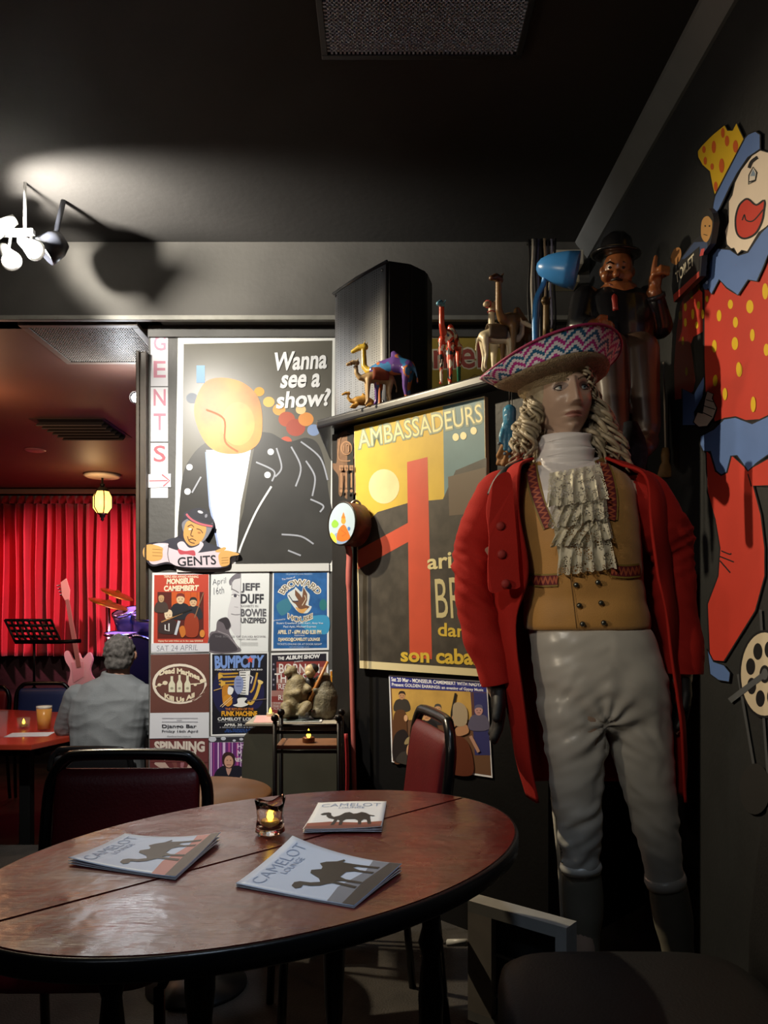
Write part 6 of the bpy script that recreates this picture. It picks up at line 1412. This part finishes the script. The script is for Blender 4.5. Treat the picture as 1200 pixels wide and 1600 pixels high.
# --- white boxes near the cove
bm = NB(); obox(bm, (.93, YB-.07, 3.00), (.075, 0, 0), (0, .069, 0), (0, 0, .035)); bmesh.ops.recalc_face_normals(bm, faces=bm.faces); bmesh.ops.bevel(bm, geom=list(bm.edges), offset=.004, segments=2, affect='EDGES'); tag(obj('white_box', bm, M('#d8d0bc', .5)), 'small white box fixed high in the corner under the cove', 'box')
bm = NB(); obox(bm, (.92, YB-.06, 2.90), (.07, 0, 0), (0, .059, 0), (0, 0, .018)); bmesh.ops.recalc_face_normals(bm, faces=bm.faces); bmesh.ops.bevel(bm, geom=list(bm.edges), offset=.004, segments=2, affect='EDGES'); tag(obj('white_box', bm, M('#c9bd9c', .5)), 'flat cream box below the white one in the upper corner', 'box')

# --- seated statue in a bowler hat
SYV = 2.76
def sp_(px, py, dy=0): return W(px, py, SYV+dy)
t = thing('statue', 'glossy seated statue of a man in a bowler hat raising one finger', 'statue', (sp_(965, 560).x, SYV, SH))
FLS = M('#8a5230', .3, var=.3, scale=40, coat=.3); JKT = M('#141417', .28, bump=.05, coat=.3); TRO = M('#3a2a20', .4, var=.3, scale=20)
bm = NB()
ball(bm, sp_(965, 420), (.052, .058, .066), sub=3); ball(bm, sp_(964, 436, -.01), (.044, .046, .035), sub=3); chain(bm, [(sp_(962, 430), .04), (sp_(964, 465), .042)])
chain(bm, [(sp_(963, 424, -.058), .010), (sp_(963, 429, -.066), .013)]); ball(bm, sp_(948, 432, -.035), .022); ball(bm, sp_(979, 432, -.035), .022); ball(bm, sp_(964, 445, -.045), (.022, .016, .014))
for s_ in (941, 988): ball(bm, sp_(s_, 425), (.011, .014, .02))
chain(bm, [(sp_(965, 470), .08), (sp_(965, 540), .10)])
LA_ = [sp_(915, 470), sp_(905, 512, -.04), sp_(926, 512, -.11)]; RA_ = [sp_(1012, 470), sp_(1031, 510, -.02), sp_(1022, 458, -.07)]
chain(bm, [(p, .03) for p in LA_]); chain(bm, [(p, .028) for p in RA_])
h0 = LA_[2]
for k in range(4): a = h0 + Vector((.03, -.012, .012-.012*k)); chain(bm, [(h0, .018), (a, .0095), (a+Vector((.024, -.008, -.003)), .0085), (a+Vector((.036, -.004, -.014)), .0075)])
chain(bm, [(h0, .014), (h0+Vector((.022, -.02, .03)), .009), (h0+Vector((.04, -.022, .028)), .008)])
h1 = RA_[2]+Vector((0, 0, .02)); chain(bm, [(RA_[2], .02), (h1+Vector((.003, -.005, .03)), .024)])
chain(bm, [(h1+Vector((-.006, -.01, .04)), .011), (h1+Vector((-.004, -.015, .07)), .0095), (h1+Vector((.0, -.018, .098)), .008)])
for k in range(3): a = h1+Vector((.009+.012*k, -.012, .045-.003*k)); chain(bm, [(a, .010), (a+Vector((.003, -.022, .012)), .009), (a+Vector((0, -.03, -.010)), .008)])
chain(bm, [(h1+Vector((-.015, -.01, .02)), .010), (h1+Vector((-.012, -.032, .032)), .009), (h1+Vector((.01, -.04, .032)), .008)])
obj('body', blob(bm, .0042, 2), FLS, t, True)
for ex in (953, 974): bm = NB(); ball(bm, sp_(ex, 418, -.053), (.0075, .004, .005), sub=2); obj('eye', bm, M('#1a1210', .2), t, True); bm = NB(); tube(bm, [sp_(ex-6, 412, -.05), sp_(ex, 409, -.056), sp_(ex+6, 412, -.05)], .003, 6); obj('eyebrow', bm, M('#1c120e', .5), t, True)
bm = NB(); tube(bm, [sp_(955, 438, -.06), sp_(963, 435.5, -.068), sp_(972, 438, -.06)], [.003, .0065, .003], 8); obj('moustache', bm, M('#17100d', .5), t, True)
bm = NB(); tube(bm, spline([sp_(952, 444, -.052), sp_(963, 448, -.062), sp_(975, 444, -.052)], 4, False), .003, 6); obj('mouth', bm, M('#5a2a20', .4), t, True)
bm = NB(); ball(bm, sp_(965, 412, .018), (.057, .055, .05), sub=3); obj('hair', bm, M('#15110f', .4), t, True)
bm = NB(); c_ = sp_(962, 401); lathe(bm, [(.001, .082), (.03, .078), (.05, .06), (.058, .03), (.06, .006), (.075, .0), (.088, .004), (.09, .010), (.084, .003), (.06, -.004), (.001, -.004)], c_, 40, axis=(.05, -.12, 1)); bmesh.ops.recalc_face_normals(bm, faces=bm.faces); obj('bowler_hat', bm, JKT, t, True)
bm = NB(); lathe(bm, [(.0605, .006), (.062, .010), (.0605, .022), (.059, .022)], c_, 40, axis=(.05, -.12, 1), caps=False); obj('hat_band', bm, M('#6a5a40', .4), t, True)
bm = NB(); loft(bm, [ell(sp_(px, py), (rx, 0, 0), (0, ry, 0), 28, 2.3) for px, py, rx, ry in ((964, 450, .045, .045), (964, 458, .09, .06), (965, 472, .125, .085), (965, 495, .13, .10), (966, 520, .125, .11), (968, 545, .12, .11), (968, 560, .10, .10))])
chain(bm, [(LA_[0], .055), (LA_[1], .046), (LA_[1]*.25+LA_[2]*.75, .034)]); chain(bm, [(RA_[0], .055), (RA_[1], .046), (RA_[1]*.22+RA_[2]*.78, .034)])
obj('jacket', blob(bm, .005, 4), JKT, t, True)
bm = NB(); tube(bm, spline([sp_(958, 456, -.05), sp_(960, 468, -.085), sp_(962, 485, -.10)], 4, False), [.012]*5+[.010]*4, 8); obj('necktie', bm, M('#7a2420', .4), t, True)
for A in (LA_, RA_): a = A[1]*.18+A[2]*.82; d = (A[2]-A[1]).normalized(); bm = NB(); tube(bm, [a, a+d*.016], .036, 20); obj('cuff', bm, M('#2a2a2e', .3), t, True)
bm = NB(); chain(bm, [(sp_(955, 552), .085), (sp_(980, 552), .085)]); 
for dx in (0, 1):
    kx = 952 if dx == 0 else 1001; chain(bm, [(sp_(958 if dx == 0 else 980, 552, -.02), .072), (sp_(kx, 548, -.20), .062), (sp_(kx+6, 620, -.22), .05), (sp_(kx+10, 668, -.22), .045)])
    chain(bm, [(sp_(kx+10, 690, -.22), .04), (sp_(kx+6, 700, -.29), .032)])
obj('trousers', blob(bm, .006, 5), TRO, t, True)

# --- blue hand charm, trinkets and brush
t = thing('hand_charm', 'turquoise ceramic hand charm with small beads hanging by the wig', 'charm', W(796, 640, 2.62)); TQ = M('#3f84a8', .25, var=.4, scale=60, bump=.3, bscale=90); t.location.z = SH-.06
c0 = W(796, 668, 2.62); bm = NB(); ball(bm, c0, (.028, .014, .032), sub=3); chain(bm, [(c0+Vector((0, 0, .02)), .022), (c0+Vector((0, 0, .055)), .024)])
for k, (dx, l) in enumerate(((-.026, .035), (-.014, .058), (0, .064), (.014, .058), (.027, .034))): chain(bm, [(c0+Vector((dx*.8, 0, -.01)), .011), (c0+Vector((dx*1.1, -.004, -.012-l*.55)), .009), (c0+Vector((dx*1.05, -.002, -.016-l)), .007)])
obj('hand', blob(bm, .0026, 2), TQ, t, True)
bm = NB(); tube(bm, [c0+Vector((0, 0, .07)), Vector((c0.x, 2.62, SH-.045))], .002, 6); obj('cord', bm, BLK, t, True)
for dx, dz in ((-.036, -.055), (-.016, -.09), (.0, -.10), (.016, -.09), (.034, -.055)): bm = NB(); ball(bm, c0+Vector((dx, -.004, dz)), .006); obj('bead', bm, M('#5a6a78', .2), t, True)
t = thing('tassel_charm', 'brown tasselled trinket hanging under the turquoise hand charm', 'charm', W(798, 712, 2.66)); c0 = W(800, 705, 2.66); bm = NB(); rnd = random.Random(9)
for k in range(14): q = c0+Vector((-.03+.06*rnd.random(), -.02*rnd.random(), .02*rnd.random())); chain(bm, [(c0+Vector((0, 0, .02)), .008), (q, .011), (q+Vector((-.02, 0, -.035-.02*rnd.random())), .008)])
obj('tassels', blob(bm, .004, 1), M('#8a5f30', .7, var=.6, scale=60), t, True)
bm = NB(); tube(bm, [c0+Vector((0, 0, .02)), Vector((c0.x, 2.66, SH-.045))], .002, 6); obj('cord', bm, BLK, t, True)
bm = NB(); loft(bm, [ell(W(px, py, 2.33), (rx, 0, 0), (0, .02, 0), 16) for px, py, rx in ((985, 660, .02), (990, 685, .035), (990, 710, .045), (985, 735, .045), (980, 760, .03))]); tag(obj('patterned_scarf', bm, M('#101116', .8, var=1, scale=70, dark=2.5, spec=.1), None, True), 'dark patterned scarf hanging behind the wig at the right', 'scarf')
t = thing('hanging_brush', 'thin handled brush hanging on the dark wall right of the mannequin', 'brush', W(1040, 640, 2.87)); bm = NB(); tube(bm, [W(1037, 566, 2.87), W(1040, 702, 2.87)], .004, 8); obj('handle', bm, M('#8a8378', .5), t, True)
bm = NB(); loft(bm, [ell(W(1040, py, 2.87), (rx, 0, 0), (0, .012, 0), 16) for py, rx in ((700, .012), (712, .018), (722, .014), (728, .022), (742, .032), (746, .032))]); obj('bristles', bm, M('#6a4f2a', .7, var=.5, scale=60), t, True)

# --- hamsa plaque and painted drum on the stile, ribbon
c = Canvas(PANEL, .012, .010); c.STEP = .0018; CPR = M('#7a5c46', .45, metal=.3, var=.5, scale=40); CP2 = M('#a07a5c', .4, metal=.3, var=.4, scale=40)
ol = spline([(x, y, 0) for x, y in ((527, 690), (531, 678), (541, 673), (551, 677), (556, 690), (557, 722), (556, 740), (555, 768), (550, 772), (547, 752), (545, 776), (539, 777), (537, 752), (534, 774), (529, 771), (529, 745), (521, 733), (520, 724), (526, 722))], 4)
c.base(ol, CPR)
c.line([(530, 692), (534, 680), (543, 677), (552, 684), (553, 716), (530, 718), (530, 692)], 1.6, CP2, True); c.oval(541, 700, 9, 11, CP2); c.oval(541, 700, 7, 9, CPR); c.line([(537, 696), (537, 705)], 1.6, CP2); c.line([(541, 695), (545, 695), (545, 705)], 1.6, CP2)
for x in (533, 541, 549):
    c.rect(x-3, 727, x+3, 735, CP2); c.oval(x, 731, 1.6, 2, CPR); c.line([(x, 739), (x, 762)], 2.4, CP2); c.oval(x, 767, 2.2, 2.6, CP2)
c.done('hand_plaque', 'brown metal hand shaped plaque with relief on the cupboard stile', 'plaque')
q = W(534, 818, 3.22); ax = Vector((-.74, -.67, .02)).normalized(); t = thing('painted_drum', 'round painted drum with an orange seated figure hung on the stile', 'drum', tuple(q))
bm = NB(); lathe(bm, [(.088, .0), (.092, -.004), (.092, -.085), (.001, -.085)], q, 48, axis=ax); bmesh.ops.recalc_face_normals(bm, faces=bm.faces); obj('shell', bm, M('#4a2418', .5, var=.8, scale=40, dark=2.5), t, True)
bm = NB(); lathe(bm, [(.086, .001), (.092, .004), (.094, 0), (.092, -.006)], q, 48, axis=ax, caps=False); obj('rim', bm, M('#17120e', .4), t, True)
DP = Plane(q, ax); c = Canvas(DP, .0012, .002); fx, fy = frame_of(ax)
circ = []
for i in range(48):
    p = q + (fx*cos(2*pi*i/48)+fy*sin(2*pi*i/48))*.087 - O; circ.append((600+1200*p.x/p.y, 960-1200*p.z/p.y))
c.base(circ, M('#a3b4c0', .4)); c.blob([(522, 836), (530, 832), (540, 838), (546, 838), (541, 848), (530, 850), (523, 845)], '#7a8fae', 4); c.blob([(518, 832), (524, 838), (526, 848), (520, 845), (516, 836)], '#e0cf3a', 4)
c.blob([(518, 818), (523, 812), (529, 818), (526, 824), (520, 824)], '#7fae3a', 4); c.blob([(526, 842), (528, 830), (533, 822), (538, 820), (543, 828), (547, 840), (540, 845), (532, 846)], '#b8641a', 4); c.oval(536.5, 814, 3.6, 5, '#e08a2e'); c.poly([(533, 810), (536.5, 800), (540, 810)], '#d9701a'); c.line([(533, 828), (541, 834), (534, 838)], 1.2, '#a8501a'); c.oval(545, 826, 2, 3, '#3f6fa8')
c.done('drum_skin', 'painted skin with orange seated figure', None, parent=t)
bm = NB(); r0 = W(556, 800, 3.25); tube(bm, [r0+Vector((0, 0, .02)) + Vector((.022*cos(a), 0, .028*sin(a))) for a in [2*pi*i/20 for i in range(20)]], .005, 8, closed=True); obj('jingle_ring', bm, M('#b8b0a0', .3, metal=1), t, True)
bm = NB(); pts = [(543, 852), (546, 868), (545, 900), (546, 960), (549, 1040), (551, 1120), (554, 1240)]; rib = []
for (x, y) in spline([(a, b, 0) for a, b in pts], 5, False) and [(p[0], p[1]) for p in spline([(a, b, 0) for a, b in pts], 5, False)]:
    w = 4.8 if y < 920 else 3.6; rib.append([W(x-w, y, 3.24), W(x+w, y, 3.235), W(x+w, y, 3.242), W(x-w, y, 3.246)])
loft(bm, rib); tag(obj('ribbon', bm, M('#b5625a', .5, var=.3, scale=12), None, False), 'long pink red ribbon hanging from the painted drum', 'ribbon')

# --- animal musician figurines on the plinth
t = thing('musician_figurine', 'carved group of animal musicians with a double bass on the plinth', 'figurine', W(482, 1122, 3.29)); t.location.z = .7535; STN = M('#8a7d5c', .6, var=.7, scale=50, bump=.4, bscale=120)
def fp(px, py, dy=0): return W(px, py-3.4, 3.29+dy)
bm = NB(); chain(bm, [(fp(462, 1108), .055), (fp(463, 1088), .058), (fp(463, 1072), .045)]); chain(bm, [(fp(460, 1072), .03), (fp(457, 1060), .024), (fp(455, 1053), .026)]); chain(bm, [(fp(457, 1051), .022), (fp(449, 1055, -.02), .016)])
chain(bm, [(fp(454, 1078), .02), (fp(450, 1088, -.03), .016), (fp(466, 1086, -.06), .015)]); chain(bm, [(fp(474, 1076), .02), (fp(482, 1080, -.03), .016)]); chain(bm, [(fp(456, 1110, -.02), .028), (fp(446, 1107, -.07), .022), (fp(448, 1118, -.09), .018)]); chain(bm, [(fp(470, 1110, -.02), .028), (fp(480, 1106, -.07), .022), (fp(472, 1117, -.09), .018)])
chain(bm, [(fp(451, 1047), .008), (fp(449, 1043), .006)]); ball(bm, fp(464, 1118), (.09, .06, .014))
obj('left_player', blob(bm, .0045, 2), STN, t, True)
bm = NB(); chain(bm, [(fp(507, 1112), .055), (fp(508, 1092), .055), (fp(507, 1076), .038)]); chain(bm, [(fp(506, 1070), .028), (fp(507, 1063), .027)]); chain(bm, [(fp(505, 1066), .02), (fp(498, 1069, -.02), .014)]); chain(bm, [(fp(500, 1080), .018), (fp(493, 1082, -.03), .014)]); chain(bm, [(fp(500, 1116, -.03), .022), (fp(492, 1119, -.05), .02)]); chain(bm, [(fp(516, 1078), .018), (fp(518, 1095), .018)]); chain(bm, [(fp(510, 1060), .008), (fp(513, 1057), .006)]); ball(bm, fp(507, 1120), (.05, .05, .012))
obj('right_player', blob(bm, .0045, 2), M('#6e6650', .6, var=.7, scale=50, bump=.4, bscale=120), t, True)
bm = NB(); chain(bm, [(fp(484, 1100, .04), .04), (fp(484, 1082, .03), .038), (fp(484, 1070, .02), .03)]); chain(bm, [(fp(476, 1074, .01), .016), (fp(470, 1082, -.02), .014)]); chain(bm, [(fp(492, 1070, .01), .016), (fp(500, 1062, -.02), .014)]); obj('middle_player', blob(bm, .0045, 2), M('#1c1a1a', .5), t, True)
bm = NB(); ball(bm, fp(485, 1052, .0), (.024, .022, .03), sub=3); ball(bm, fp(482, 1056, -.02), (.014, .012, .012)); obj('player_head', bm, M('#b5a27a', .5, var=.4, scale=60), t, True)
bm = NB(); ball(bm, fp(489, 1048, .008), (.026, .024, .022), sub=3); obj('player_hair', bm, M('#1a1514', .5), t, True)
bm = NB(); a, b = fp(512, 1037, -.03), fp(484, 1098, -.03); tube(bm, [a, a*.4+b*.6, b], [.006, .008, .008], 10); loft(bm, [ell(fp(px, py, .0), (rx, 0, 0), (0, .022, 0), 20) for px, py, rx in ((504, 1058, .012), (501, 1066, .028), (498, 1076, .022), (495, 1090, .034), (492, 1104, .03), (490, 1110, .012))]); obj('double_bass', bm, M('#b07238', .4), t, True)
p = W(475, 1118, 3.21); g = thing('small_glass', 'small clear glass cube before the carved musicians', 'candle holder', (p.x, p.y, .7552)); bm = NB(); box(bm, (p.x-.022, p.y-.02, .7555), (p.x+.022, p.y+.02, .793), .004); obj('glass', bm, GLT, g)
